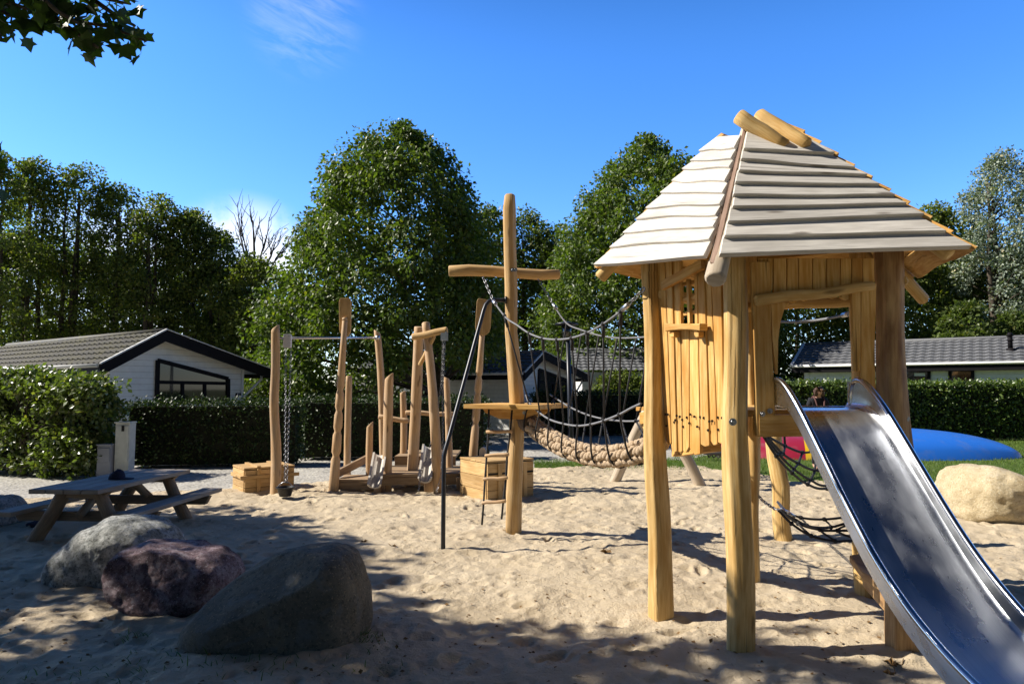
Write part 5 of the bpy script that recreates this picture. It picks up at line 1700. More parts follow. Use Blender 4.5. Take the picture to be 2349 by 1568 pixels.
for i, u in enumerate((lo1, lo2, lo3, lo4)):
    mb = MB(121 + i); mb.tube(spline(u), 0.010, 6)
    for q in u[1:-1]: mb.ball(q, 0.019, 7, 5)
    mb.build('net_rope', M['blackrope'], net)
for i, u in enumerate(((lo1[1], lo4[1], lo2[1], lo3[2]), (lo1[2], lo4[2], lo2[2], lo3[3]), (lo1[3], lo4[3], lo2[3], lo3[4]))):
    mb = MB(126 + i); mb.tube(spline(list(u)), 0.009, 6); mb.build('net_rope', M['blackrope'], net)
mb = MB(129); log(mb, V(3.45, 5.82, gz(3.45, 5.82)), V(3.45, 5.82, .8), .08, .075, .05, .01, 14, 7, bury=.2); mb.build('net_post', M['goldlog'], net)
mb = MB(130); mb.chain([P(1733, 1130, 5.98), P(1752, 1150, 5.85), P(1772, 1164, 5.7), P(1787, 1170, 5.58)], 0.034, 0.005); mb.build('chain', M['chain'], net)
mb = MB(130); mb.chain([P(1783, 1150, 7.5), P(1800, 1172, 5.7)], 0.034, 0.005)
mb.build('chain', M['chain'], net)
mb = MB(131)
for a, b_ in ((lo1[0], lo1[1]), (lo4[0] + V(.05, 0, -.02), lo4[1])):
    mb = MB(131); mb.tube([a, a + (b_ - a).normalized() * 0.07], 0.017, 8); mb.build('clamp', M['steel'], net)
hr = thing('safety_rope', 'grey rope with a steel clamp spanning behind the hut opening', 'rope', P(1870, 730, 6.6))
mb = MB(132); mb.tube(spline([P(1770, 735, 6.1), P(1800, 738, 6.3), P(1850, 737, 6.5), P(1900, 730, 6.3), P(1938, 722, 6.0)]), 0.012, 8); mb.build('rope', M['greyrope'], hr)
mb = MB(133); mb.tube([P(1932, 723, 6.05), P(1946, 720, 5.95)], 0.022, 8); mb.chain([P(1946, 720, 5.95), P(1964, 714, 5.72)], .04, .006); mb.build('clamp', M['steel'], hr)

# ================================================================== NEST SWING
sw = thing('nest_swing', 'swing frame of crossed pale logs with a black round nest seat', 'swing', gpt(1515, 1105))
l1 = gpt(1410, 1101); l2 = gpt(1605, 1113)
top = P(1503, 895, (l1.y + l2.y) / 2)
ends = V(4.55, 14.3, 0)
for k, (a, tp) in enumerate(((l1, P(1512, 880, l1.y)), (l2, P(1494, 885, l2.y)))):
    mb = MB(140 + k); log(mb, a, tp, 0.10, 0.085, 0.04, 0.015, 12, 8, bury=.2); mb.build('leg', M['palelog'], sw)
mb = MB(142); log(mb, V(ends.x, ends.y, gz(ends.x, ends.y)), V(ends.x, ends.y, 1.75), 0.1, 0.09, .04, .01, 12, 6, bury=.2); mb.build('leg', M['palelog'], sw)
mb = MB(143); log(mb, top + V(-0.1, -0.1, 0.0), V(ends.x, ends.y, 1.72), 0.08, 0.08, .04, .01, 12, 6); mb.build('crossbeam', M['palelog'], sw)
sc_ = P(1668, 1036, 13.4)
nst = MB(144)
ring = [sc_ + V(0.42 * math.cos(a), 0.42 * math.sin(a), 0.02 * math.sin(2 * a)) for a in [i * math.pi / 10 for i in range(20)]]
nst.tube(ring + [ring[0]], 0.055, 8, caps=False)
for k in range(-4, 5):
    w_ = math.sqrt(max(0, 0.42 ** 2 - (k * .09) ** 2))
    nst.tube([sc_ + V(-w_, k * .09, 0), sc_ + V(0, k * .09, -0.11), sc_ + V(w_, k * .09, 0)], 0.014, 5)
    nst.tube([sc_ + V(k * .09, -w_, 0), sc_ + V(k * .09, 0, -0.11), sc_ + V(k * .09, w_, 0)], 0.014, 5)
nst.build('nest_seat', M['blackrope'], sw)
mb = MB(145)
bm = top.lerp(V(ends.x, ends.y, 1.72), .75)
for i in (2, 8, 12, 18): mb.tube([ring[i], bm], 0.012, 5)
mb.build('suspension_rope', M['blackrope'], sw)

# ================================================================== STREET LAMP
lb = P(1311, 1040, 17.0)
lp_ = thing('street_lamp', 'black street lamp with a flat disc hood behind the rope bridge', 'street lamp', (lb.x, 17.0, -0.06))
mb = MB(150); mb.tube([V(lb.x, 17.0, -.2), V(lb.x - .03, 17, 1.0), P(1302, 778, 17.0)], [.07, .065, .05], 10); mb.build('pole', M['polemetal'], lp_)
mb = MB(151); mb.tube([P(1300, 778, 17), P(1299.5, 744, 17)], [.10, .13], 14); mb.build('lamp_glass', M['glass'], lp_)
mb = MB(152); mb.tube([P(1299.5, 745, 17), P(1299.5, 742, 17), P(1299.5, 738, 17)], [.29, .29, .1], 20); mb.build('hood', M['polemetal'], lp_)

# ================================================================== PLAY SHIP
sh = thing('play_ship', 'wooden play ship of tan posts around two low decks in the sand', 'play structure', gpt(940, 1100))
pz = 0.285
def deckpoly(name, pts, z, th, seed, nb):
    mb = MB(seed)
    a, b_, c, d = [V(p.x, p.y, z) for p in pts]
    for k in range(nb):
        t0, t1 = (k + .03) / nb, (k + .97) / nb
        mb.prism([a.lerp(d, t0), b_.lerp(c, t0), b_.lerp(c, t1), a.lerp(d, t1)], V(0, 0, -th), b_ - a)
    return mb.build(name, M['tanboard'], sh, bevel=0.004)
a, b_ = P(850, 1086, 11.35), P(1074, 1086, 11.5)
deckpoly('deck', (a, b_, V(b_.x, 12.7, 0), V(a.x, 12.7, 0)), pz, .045, 160, 8)
mb = MB(161); mb.beam(V(a.x + .02, 11.38, pz - .115), V(b_.x, 11.53, pz - .115), .05, .13)
for x in (a.x + .16, a.x + .95, b_.x - .12): mb.beam(V(x, 11.45, pz - .05), V(x, 11.45, -.3), .14, .14)
mb.build('deck_beam', M['tanboard'], sh, bevel=.004)
c, d = P(905, 1044, 12.75), P(1045, 1044, 12.75)
deckpoly('deck', (c, d, V(d.x, 14.0, 0), V(c.x, 14.0, 0)), .45, .045, 162, 7)
mb = MB(163); mb.beam(V(c.x, 12.78, .33), V(d.x, 12.78, .33), .05, .16)
for x in (c.x + .1, d.x - .1): mb.beam(V(x, 12.85, .3), V(x, 12.85, -.3), .13, .13)
mb.build('deck_beam', M['tanboard'], sh, bevel=.004)
# low step at the stern and its sloping side beams
e, f_ = P(772, 1098, 11.35), P(852, 1102, 11.35)
deckpoly('step', (e, f_, V(f_.x, 12.0, 0), V(e.x, 12.0, 0)), .205, .045, 164, 4)
mb = MB(165); mb.beam(V(e.x, 11.36, .10), V(f_.x, 11.36, .10), .05, .12); mb.build('deck_beam', M['tanboard'], sh, bevel=.004)
mb = MB(166); mb.beam(P(770, 1088, 11.5), P(852, 1046, 12.3), .06, .13); mb.beam(P(846, 1102, 11.5), P(868, 1082, 12.2), .06, .10)
mb.build('side_beam', M['tanboard'], sh, bevel=.006)
def spost(seed, bx, by, D, tx, ty, r0, r1, lab=None, name='post', mid=None, ground=True):
    mb = MB(seed)
    b_ = P(bx, by, D)
    if ground: b_.z = min(b_.z, gz(b_.x, b_.y))
    tp = P(tx, ty, D)
    # slanted cut on the top
    pts = [b_ - V(0, 0, .15 if ground else 0.0)] + ([P(mid[0], mid[1], D)] if mid else [b_.lerp(tp, .5) + V(mb.r.uniform(-.02, .02), 0, 0)]) + [tp]
    pts = spline(pts, 6)
    k = len(pts); rad = [r0 + (r1 - r0) * i / (k - 1) for i in range(k)]
    b0_ = len(mb.v)
    mb.tube(pts, rad, 14, .05, True, .008)
    sl = mb.r.uniform(-.5, .5)
    for i in range(28): mb.v[-1 - i] = mb.v[-1 - i] + V(0, 0, (mb.v[-1 - i].x - tp.x) * sl * 2)
    return mb.build(name, M['tanlog'], sh, label=lab)
spost(170, 797, 1075, 13.6, 800.5, 862, .075, .06, mid=(797.5, 985))
spost(171, 882, 1085, 12.6, 865, 760, .075, .06, mid=(874, 880))
spost(172, 887, 1087, 11.55, 893, 861, .085, .07, mid=(890, 960))
spost(173, 847.5, 1085, 11.9, 848.5, 972, .058, .055)
spost(174, 925.5, 1044, 13.3, 924, 898, .072, .06, ground=False)
spost(175, 1031, 1074, 12.4, 1024, 866, .068, .055, mid=(1029, 990))
mb = MB(176); log(mb, P(868, 955, 12.3), P(937, 965, 12.3), .045, .045, .04, .008, 10, 6); mb.build('rail', M['tanlog'], sh)
mb = MB(177); log(mb, P(930, 946, 13.2), P(1042, 949, 13.2), .05, .045, .05, .012, 10, 6); mb.build('rail', M['tanlog'], sh)
for sd2, (bx, by, D, tx, ty, bl, rings) in enumerate(((764, 1127, 11.3, 791, 735, ((776, 683), (804, 683), (803.5, 772), (777, 771)), (889, 935, 980, 1033)), (1078, 1118, 11.75, 1106, 760, ((1094, 684), (1129, 690), (1124, 770), (1089, 768)), (858, 895, 960, 1060)))):
    mb = MB(180 + sd2)
    bs = P(bx, by, D); bs.z = gz(bs.x, bs.y)
    tp = P(tx, ty, D)
    tt = [0.0]
    rr_ = [.085]
    ys = sorted(rings, reverse=True)
    for y in ys:
        t = (by - y) / (by - ty)
        for dt, k in ((-.022, 1.0), (-.004, .72), (.004, .72), (.022, 1.0)):
            tt.append(t + dt); rr_.append((.085 - .034 * t) * k)
    tt += [.86, 1.0]; rr_ += [.05, .045]
    mb.tube([(bs - V(0, 0, .15)).lerp(tp, t) for t in tt], rr_, 14, .03, True, .006)
    if sd2 == 0: mb.tube([tp, P(790, 728, D)], [.045, .035], 12)
    ob = mb.build('oar_post', M['tanlog'], sh)
    mb = MB(185 + sd2)
    q = [P(x, y, D) for x, y in bl]
    def bez(u, v_): return q[3].lerp(q[2], u).lerp(q[0].lerp(q[1], u), v_)
    outl = [bez(u, v_) for u, v_ in ((.3, 0), (.7, 0), (.93, .10), (1, .2), (1, .9), (.93, .98), (.85, 1), (.15, 1), (.07, .98), (0, .9), (0, .2), (.07, .10))]
    off = V(0, .03 if sd2 == 0 else -.06, 0)
    mb.prism([p + off for p in outl], V(0, .035, 0), V(0, 0, 1))
    mb.build('blade', M['crate'], ob, bevel=.006)
# hollow half-log chutes
for k, (x0, y0, D0, x1, y1, D1, rr_) in enumerate(((871, 1036, 11.55, 858, 1110, 11.05, .115), (984, 1017, 11.75, 974, 1096, 11.1, .115))):
    mb = MB(190 + k)
    a, b_ = P(x0, y0, D0), P(x1, y1, D1)
    d = (b_ - a).normalized(); x = d.cross(V(0, -.6, .8)).normalized(); z = x.cross(d).normalized()
    if z.z < 0: z = -z
    if z.y > 0 and abs(z.y) > abs(z.z): z = -z
    out = []; 
    N2 = 10
    ins = [(rr_ * .72 * math.cos(t), -rr_ * .72 * math.sin(t)) for t in [math.pi * i / N2 for i in range(N2 + 1)]]
    ous = [(rr_ * math.cos(t), -rr_ * math.sin(t)) for t in [math.pi * i / N2 for i in range(N2 + 1)]]
    mb.newoff()
    for c in (a, b_):
        for (u, v_) in ins: mb.v.append(c + x * u + z * v_)
        for (u, v_) in ous: mb.v.append(c + x * u + z * v_)
    m_ = N2 + 1
    for i in range(N2):
        mb.face([i, i + 1, 2 * m_ + i + 1, 2 * m_ + i], d, True)
        mb.face([m_ + i, 3 * m_ + i, 3 * m_ + i + 1, m_ + i + 1], d, True)
        for s_ in (0, 2 * m_): mb.face([s_ + i, s_ + m_ + i, s_ + m_ + i + 1, s_ + i + 1], d)
    for i in (0, N2): mb.face([i, 2 * m_ + i, 3 * m_ + i, m_ + i], d)
    mb.build('hollow_chute', M['greywood'], sh)
    mb = MB(195 + k); mb.beam((a + b_) / 2 - z * rr_, V((a.x + b_.x) / 2, (a.y + b_.y) / 2 + .05, -.1), .1, .1); mb.build('chute_leg', M['tanlog'], sh)

# wooden crane on the ship
cr = thing('wooden_crane', 'wooden crane of two leaning posts with a crossarm and hanging chain', 'crane', gpt(975, 1100))
for k, (bx, by, D, tx, ty, r0, r1, mid) in enumerate(((943, 1074, 12.0, 961, 749, .098, .082, (955, 900)), (1007, 1102, 11.25, 976, 740, .088, .068, (992, 900)))):
    mb = MB(200 + k); b_ = P(bx, by, D); b_.z = gz(b_.x, b_.y) - .15
    pts = spline([b_, P(mid[0], mid[1], D - (0.1 if k == 0 else -.1)), P(tx, ty, 11.75 if k == 0 else 11.55)], 6)
    mb.tube(pts, [r0 + (r1 - r0) * i / (len(pts) - 1) for i in range(len(pts))], 14, .05, True, .01); mb.build('post', M['tanlog'], cr)
mb = MB(203); mb.tube(spline([P(945, 773, 11.45), P(972, 769, 11.42), P(1000, 762, 11.38), P(1026, 757, 11.35)], 4), .058, 12, .06, True, .01); mb.build('crossarm', M['crate'], cr)
mb = MB(204); log(mb, P(962, 838, 11.55), P(996, 770, 11.42), .036, .036, .05, .005, 10, 6); mb.build('brace', M['crate'], cr)
mb = MB(205); q = P(1019, 772, 11.32); mb.box(q, (.12, .05, .13)); mb.box(q + V(.03, -.04, .01), (.035, .012, .15)); mb.build('pulley', M['steel'], cr)
mb = MB(206)
mb.chain([P(1016, 779, 11.3), P(1012, 880, 11.3), P(1004, 935, 11.3), P(993, 1000, 11.28), P(978, 1050, 11.2), P(964, 1085, 11.1), P(960.5, 1128, 10.95)], .045, .005); mb.build('chain', M['chain'], cr)
mb = MB(206)
mb.chain([P(1020, 779, 11.3), P(1015, 900, 11.3), P(1015.5, 1034, 11.2), P(1012, 1090, 11.0), P(1001, 1128, 10.9)], .045, .005)
mb.build('chain', M['chain'], cr)

# rail with running trolley
rc = thing('trolley_rail', 'steel overhead rail with a sliding trolley and chains beside a tan post', 'trolley rail', gpt(633, 1129))
mb = MB(210); b_ = gpt(632, 1129); b_.z -= .15
mb.tube(spline([b_, P(634, 1040, 11.2), P(629, 930, 11.2), P(632, 840, 11.2), P(631.5, 751, 11.2)], 5), [.082 - .0009 * i for i in range(21)], 14, .06, True, .01)
for i in range(28): mb.v[-1 - i] = mb.v[-1 - i] + V(0, 0, (mb.v[-1 - i].x - P(631.5, 751, 11.2).x) * .7)
mb.build('post', M['tanlog'], rc)
mb = MB(211); mb.tube([P(636, 775, 11.2), P(866, 774.5, 12.6)], .021, 10); mb.tube([P(866, 770, 12.55), P(866, 779, 12.55)], .04, 8); mb.build('rail', M['steel'], rc)
mb = MB(212); q = P(659.5, 782, 11.3)
def rrect(c, w_, h_, r_):
    out = []
    for (sx_, sy_, a0) in ((1, 1, 0), (-1, 1, 90), (-1, -1, 180), (1, -1, 270)):
        for k in range(4):
            a = math.radians(a0 + 30 * k); out.append(c + V(sx_ * (w_ / 2 - r_) + r_ * math.cos(a), 0, sy_ * (h_ / 2 - r_) + r_ * math.sin(a)))
    return out
mb.prism(rrect(q + V(0, -.035, 0), .125, .225, .02), V(0, .07, 0), V(0, 0, 1))
tr_ = mb.build('trolley', M['plate'], rc, bevel=.003)
for dx in (-.035, .035): bolt(tr_, q + V(dx, -.036, .085), V(0, -1, 0), .006)
mb = MB(213); bk = gpt(648, 1143) + V(0, .12, .02)
mb.chain([q + V(-.03, 0, -.11), bk + V(-.01, 0, .20)], .045, .0045); mb.build('chain', M['chain'], rc)
mb = MB(213); mb.chain([q + V(.06, 0, -.11), bk + V(.02, 0, .20)], .045, .0045); mb.build('chain', M['chain'], rc)
mb = MB(214)
mb.tube([bk, bk + V(0, 0, .12), bk + V(0, 0, .125), bk + V(0, 0, .14)], [.085, .125, .145, .145], 18, caps=False)
mb.tube([bk + V(0, 0, .14), bk + V(0, 0, .05)], [.125, .085], 18, caps=False); mb.tube([bk + V(0, 0, .14), bk + V(0, 0, .141)], [.145, .125], 18, caps=False)
mb.tube([bk + V(0, 0, .0), bk + V(0, 0, .05)], [.085, .084], 18)
bo = tag(mb.build('bucket', M['rubber']), 'black rubber bucket standing on the sand under the trolley chains', 'bucket')
mb = MB(215); mb.tube([bk + V(-.13, 0, .13), bk + V(-.06, 0, .2), bk + V(0, 0, .22), bk + V(.06, 0, .2), bk + V(.13, 0, .13)], .006, 6); mb.build('handle', M['steel'], bo)

# ================================================================== CRATES
def crate(name, label, near, far_l, far_r, ztop, seed, tilt=0):
    """near corner and the two adjacent bottom corners on the sand"""
    t = thing(name, label, 'crate', near)
    u = (far_r - near); u.z = 0; wu = u.length; u.normalize()
    v_ = V(-u.y, u.x, 0); wv = abs((far_l - near).dot(v_)); 
    if (far_l - near).dot(v_) < 0: v_ = -v_
    z0 = near.z - .06
    h = ztop - z0
    n3_ = 3
    mb = MB(seed)
    for k in range(n3_):
        za, zb = z0 + h * k / n3_, z0 + h * (k + 1) / n3_ - .006
        zc = (za + zb) / 2; hh = zb - za
        mb.box(near + u * (wu / 2) + V(0, 0, zc - near.z), (wu, .03, hh), (u, v_, V(0, 0, 1)))
        mb.box(near + u * (wu / 2) + v_ * wv + V(0, 0, zc - near.z), (wu, .03, hh), (u, v_, V(0, 0, 1)))
        mb.box(near + v_ * (wv / 2) + V(0, 0, zc - near.z) + u * .002, (wv - .032, .03, hh), (v_, u, V(0, 0, 1)))
        mb.box(near + v_ * (wv / 2) + u * (wu - .002) + V(0, 0, zc - near.z), (wv - .032, .03, hh), (v_, u, V(0, 0, 1)))
    mb.build('side_boards', M['crate'], t, bevel=.004)
    mb = MB(seed + 1)
    nb = 5
    for k in range(nb):
        c = near + v_ * (wv * (k + .5) / nb) + u * (wu / 2); mb.box(V(c.x, c.y, ztop + .018), (wu + .03, wv / nb - .01 + (.012 if k in (0, nb - 1) else 0), .03), (u, v_, V(0, 0, 1)))
    mb.build('lid', M['crate'], t, bevel=.004)
    return t, u, v_, wu, wv, z0, h
n_ = gpt(560.5, 1130); l_ = gpt(530.6, 1125); r_ = gpt(673, 1118)
l_ = n_ + (l_ - n_)
t, u, v_, wu, wv, z0, h = crate('wooden_crate', 'long wooden crate with raised straps beside the trolley rail post', n_, n_ + V(-.12, .75, 0), r_, n_.z + .36, 220)
mb = MB(223)
zb = n_.z + .245
mb.box(n_ + u * (wu / 2) - v_ * .03 + V(0, 0, .245), (wu + .16, .03, .055), (u, v_, V(0, 0, 1)))
mb.box(n_ - u * .03 + v_ * (wv / 2) + V(0, 0, .245), (.03, wv, .055), (u, v_, V(0, 0, 1)))
for s_ in (.27, .73):
    mb.box(n_ + u * (wu * s_) - v_ * .0265 + V(0, 0, .17), (.06, .022, .40), (u, v_, V(0, 0, 1)))
    mb.box(n_ + u * (wu * s_) + v_ * (wv / 2) + V(0, 0, .405), (.06, wv + .04, .028), (u, v_, V(0, 0, 1)))
mb.build('strap', M['crate'], t, bevel=.004)
n_ = gpt(1117, 1147); r_ = gpt(1222, 1135)
t, u, v_, wu, wv, z0, h = crate('wooden_crate', 'pale wooden crate with a grey upright board on top behind the mast', n_, n_ + V(-.3, .8, 0), r_, n_.z + .55, 226)
mb = MB(229)
for s_ in (.25, .8): mb.box(n_ + u * (wu * s_) - v_ * .0265 + V(0, 0, .24), (.07, .022, .60), (u, v_, V(0, 0, 1)))
mb.build('strap', M['crate'], t, bevel=.004)
mb = MB(230)
for s_ in (.35,): mb.box(n_ + u * (wu / 2) - v_ * .018 + V(0, 0, .385), (wu - .02, .012, .028), (u, v_, V(0, 0, 1)))
mb.build('gap_shade', M['hub'], t)  # near-black strip on the boards stands in for shade in a gap
mb = MB(231)
c = P(1106.5, 1061, 11.2); w2 = .06
mb.prism([c + V(-w2, 0, -.03), c + V(w2, 0, -.03), c + V(w2, 0, .16), c + V(w2 * .85, 0, .215), c + V(w2 * .4, 0, .25), c + V(-w2 * .4, 0, .25), c + V(-w2 * .85, 0, .215), c + V(-w2, 0, .16)], V(0.02, .12, 0), V(0, 0, 1))
mb.build('upright_board', M['greywood'], t, bevel=.008)

# ================================================================== PICNIC TABLE
TL = V(.06, .998, 0).normalized(); TW = V(TL.y, -TL.x, 0)
TC = V(-4.83, 8.47, 0); zg = gz(TC.x, TC.y) * .5
tb = thing('picnic_table', 'weathered wooden picnic table with log legs and two benches', 'picnic table', TC)
def TP(l, w_, z): return TC + TL * l + TW * w_ + V(0, 0, z)
ax3 = (TW, TL, V(0, 0, 1))
ZT = .60
mb = MB(240)
for k in range(4): mb.box(TP(0, -.30 + .20 * k, ZT - .025), (.192, 1.9, .05), ax3)
mb.build('tabletop', M['tablewood'], tb, bevel=.008)
for s_ in (-1, 1):
    mb = MB(243 + s_); mb.box(TP(.02, .70 * s_, .325), (.25, 1.95, .05), ax3); mb.build('seat', M['tablewood'], tb, bevel=.008)
for s_ in (-1, 1):
    l = .68 * s_
    mb = MB(246 + s_)
    z0 = ZT - .05; 
    mb.prism([TP(l, -.35, z0), TP(l, .35, z0), TP(l, .26, z0 - .09), TP(l, -.26, z0 - .09)], TL * .09, TW); mb.build('top_beam', M['tablelog'], tb, bevel=.006)
    mb = MB(249 + s_)
    mb.prism([TP(l - .10 * s_, -.86, .30), TP(l - .10 * s_, .86, .30), TP(l - .10 * s_, .80, .19), TP(l - .10 * s_, -.80, .19)], TL * .08, TW); mb.build('seat_beam', M['tablelog'], tb, bevel=.006)
    for w_ in (-1, 1):
        mb = MB(252 + s_ * 3 + w_)
        log(mb, TP(l, .50 * w_, -.02), TP(l + .04, .20 * w_, ZT - .07), .082, .072, .04, .006, 14, 6, bury=.15); mb.build('leg', M['tablelog'], tb)
    mb = MB(260 + s_); log(mb, TP(l, 0, .26), TP(l - .42 * s_, 0, ZT - .06), .05, .05, .03, .003, 12, 4); mb.build('brace', M['tablelog'], tb)
# cap on the table
cpn = PL(268, 1098, V(0, 0, ZT), V(0, 0, 1))
cap_ = thing('cap', 'dark navy cap lying on the picnic table', 'cap', cpn)
mb = MB(265)
b0_ = len(mb.v)
for k in range(7):
    t = k / 6 * math.pi / 2
    for i in range(16):
        a = 2 * math.pi * i / 16
        mb.v.append(cpn + V(.095 * math.cos(t) ** .6 * math.cos(a), .085 * math.cos(t) ** .6 * math.sin(a), .001 + .10 * math.sin(t) * (1 + .25 * math.cos(a + .4))))
for k in range(6):
    for i in range(16): mb.face([b0_ + k * 16 + i, b0_ + k * 16 + (i + 1) % 16, b0_ + (k + 1) * 16 + (i + 1) % 16, b0_ + (k + 1) * 16 + i], V(0, 0, 1), True)
mb.build('crown', M['navycloth'], cap_)
mb = MB(266)
pk_ = [V(.06, -.08, .008), V(.12, -.085, .006), V(.18, -.06, .004), V(.205, 0, .003), V(.18, .06, .004), V(.12, .08, .006), V(.06, .08, .008)]
mb.prism([cpn + q for q in pk_], V(0, 0, .006)); mb.build('peak', M['navycloth'], cap_)

# shoes beneath
def shoe(label, x, y, ang, seed):
    p = gpt(x, y); mb = MB(seed); ca, sa = math.cos(ang), math.sin(ang)
    secs = [(-.13, .03, .05, .07), (-.11, .042, .05, .10), (-.06, .043, .05, .095), (0, .045, .04, .075), (.06, .052, .03, .06), (.11, .046, .02, .05), (.14, .02, .02, .035)]
    N3 = 10
    for (l, w_, _, hh) in secs:
        for i in range(N3):
            a = 2 * math.pi * i / N3
            lx, ly, lz = l, w_ * math.cos(a), hh / 2 + hh / 2 * math.sin(a)
            mb.v.append(p + V(lx * ca - ly * sa, lx * sa + ly * ca, lz))
    for k in range(len(secs) - 1):
        for i in range(N3): mb.face([k * N3 + i, k * N3 + (i + 1) % N3, (k + 1) * N3 + (i + 1) % N3, (k + 1) * N3 + i], V(1, 0, 0), True)
    mb.face(list(range(N3))[::-1], V(1, 0, 0)); mb.face([(len(secs) - 1) * N3 + i for i in range(N3)], V(1, 0, 0))
    o = tag(mb.build('shoe', M['navycloth']), label, 'shoe', 'shoes under the picnic table')
    m2 = MB(seed + 1)
    for l, w_ in ((-.1, .04), (.02, .046), (.1, .042)):
        pass
    m2.prism([p + V(l * ca - s2 * sa, l * sa + s2 * ca, -.004) for l, s2 in ((-.13, -.03), (-.06, -.045), (.06, -.054), (.13, -.03), (.145, 0), (.13, .03), (.06, .054), (-.06, .045), (-.13, .03))], V(0, 0, .018))
    m2.build('sole', M['rubber'], o)
shoe('dark shoe under the picnic table, pointing away from the leg', 78, 1208, 2.6, 270)
shoe('dark shoe under the picnic table, the one closer to the table leg', 97, 1211, -.5, 272)

# ================================================================== BOULDERS
def boulder(name, label, outline, D, depth, mat, seed, pw=.62, rough=.05, cuts=(), cx=None, fr=1.6):
    pts = [P(x, y, D) for x, y in outline]
    c = sum(pts, V(0, 0, 0)) / len(pts)
    if cx: c = P(cx[0], cx[1], D)
    ang = [math.atan2(p.z - c.z, p.x - c.x) for p in pts]; rad = [math.hypot(p.z - c.z, p.x - c.x) for p in pts]
    od = np.argsort(ang); an = np.array(ang)[od]; ra = np.array(rad)[od]
    an = np.concatenate([an - 2 * math.pi, an, an + 2 * math.pi]); ra = np.tile(ra, 3)
    NA, NP = 130, 60
    mb = MB(seed)
    th_ = np.linspace(-math.pi, math.pi, NA, endpoint=False)
    rt = np.interp(th_, an, ra)
    for _ in range(2): rt = (np.roll(rt, 1) + 2 * rt + np.roll(rt, -1)) / 4
    so_ = Vector((seed * 3.7, seed * 1.3, seed * 2.1))
    for k in range(NP + 1):
        ph = -math.pi / 2 + math.pi * k / NP
        s_ = max(0.0, math.cos(ph)) ** pw; yy = depth * math.copysign(abs(math.sin(ph)) ** .9, math.sin(ph))
        for i in range(NA):
            p = V(c.x + rt[i] * s_ * math.cos(th_[i]), D + yy, c.z + rt[i] * s_ * math.sin(th_[i]))
            for (n0, d0) in cuts:
                n0 = Vector(n0).normalized(); q = (p - V(c.x, D, c.z)).dot(n0) - d0
                if q > 0: p = p - n0 * (q * .92)
            nn = (p - V(c.x, D, c.z))
            if nn.length > 1e-6: nn.normalize()
            h = mnoise.fractal(p * fr + so_, 0.9, 2.1, 6) * rough + mnoise.fractal(p * 11 + so_, .8, 2.1, 4) * rough * .14
            ed = (1 - abs(mnoise.noise(p * 2.6 + so_))) ** 6 * rough * .5
            mb.v.append(p + nn * (h - ed))
    for k in range(NP):
        for i in range(NA):
            mb.f.append([k * NA + i, k * NA + (i + 1) % NA, (k + 1) * NA + (i + 1) % NA, (k + 1) * NA + i]); mb.sm.append(True); mb.uv.append([(0, 0)] * 4)
    return tag(mb.build(name, M[mat]), label, 'boulder')


boulder('boulder', 'rounded light grey boulder with lichen in front of the picnic table', [(128, 1355), (124, 1310), (142, 1268), (185, 1228), (240, 1195), (300, 1180), (350, 1184), (390, 1205), (412, 1245), (415, 1300), (405, 1360), (260, 1380)], 6.35, .48, 'rockgrey', 31, .6, .045)
boulder('boulder', 'purple red boulder in the middle of the three shaded boulders', [(272, 1330), (270, 1295), (290, 1262), (335, 1246), (400, 1243), (460, 1252), (510, 1272), (538, 1292), (552, 1320), (530, 1372), (465, 1412), (370, 1420), (308, 1398), (284, 1366)], 5.5, .40, 'rockpurple', 32, .62, .06, cuts=(((-.1, -1, .35), .30), ((.1, .1, 1), .235)))
boulder('boulder', 'dark slate boulder with sloping top, largest of the three', [(428, 1490), (424, 1443), (466, 1394), (531, 1334), (596, 1291), (667, 1264), (725, 1254), (775, 1252), (802, 1262), (820, 1280), (838, 1330), (850, 1392), (850, 1440), (832, 1492), (640, 1520)], 4.75, .42, 'rockblue', 33, .46, .03, cuts=(((.85, -.75, .1), .50), ((-.36, -.55, .78), .285)))
boulder('boulder', 'large rounded sandy boulder at the edge of the lawn beside the slide', [(2172, 1180), (2168, 1120), (2180, 1085), (2215, 1066), (2255, 1064), (2284, 1072), (2300, 1091), (2330, 1088), (2365, 1094), (2400, 1106), (2430, 1150), (2420, 1195), (2330, 1212), (2220, 1205)], 9.2, .7, 'rocksand', 34, .55, .07)
boulder('boulder', 'bluish boulder lying in the shade behind the left bench of the table', [(-90, 1205), (-80, 1160), (-20, 1140), (25, 1146), (42, 1165), (40, 1200), (0, 1215)], 8.75, .4, 'rockgrey', 35, .6, .04)
boulder('boulder', 'small brown stone half hidden behind the slide and reddish post', [(2080, 1110), (2082, 1070), (2095, 1058), (2106, 1066), (2113, 1090), (2112, 1112)], 10.6, .2, 'rockbrown', 36, .6, .02)

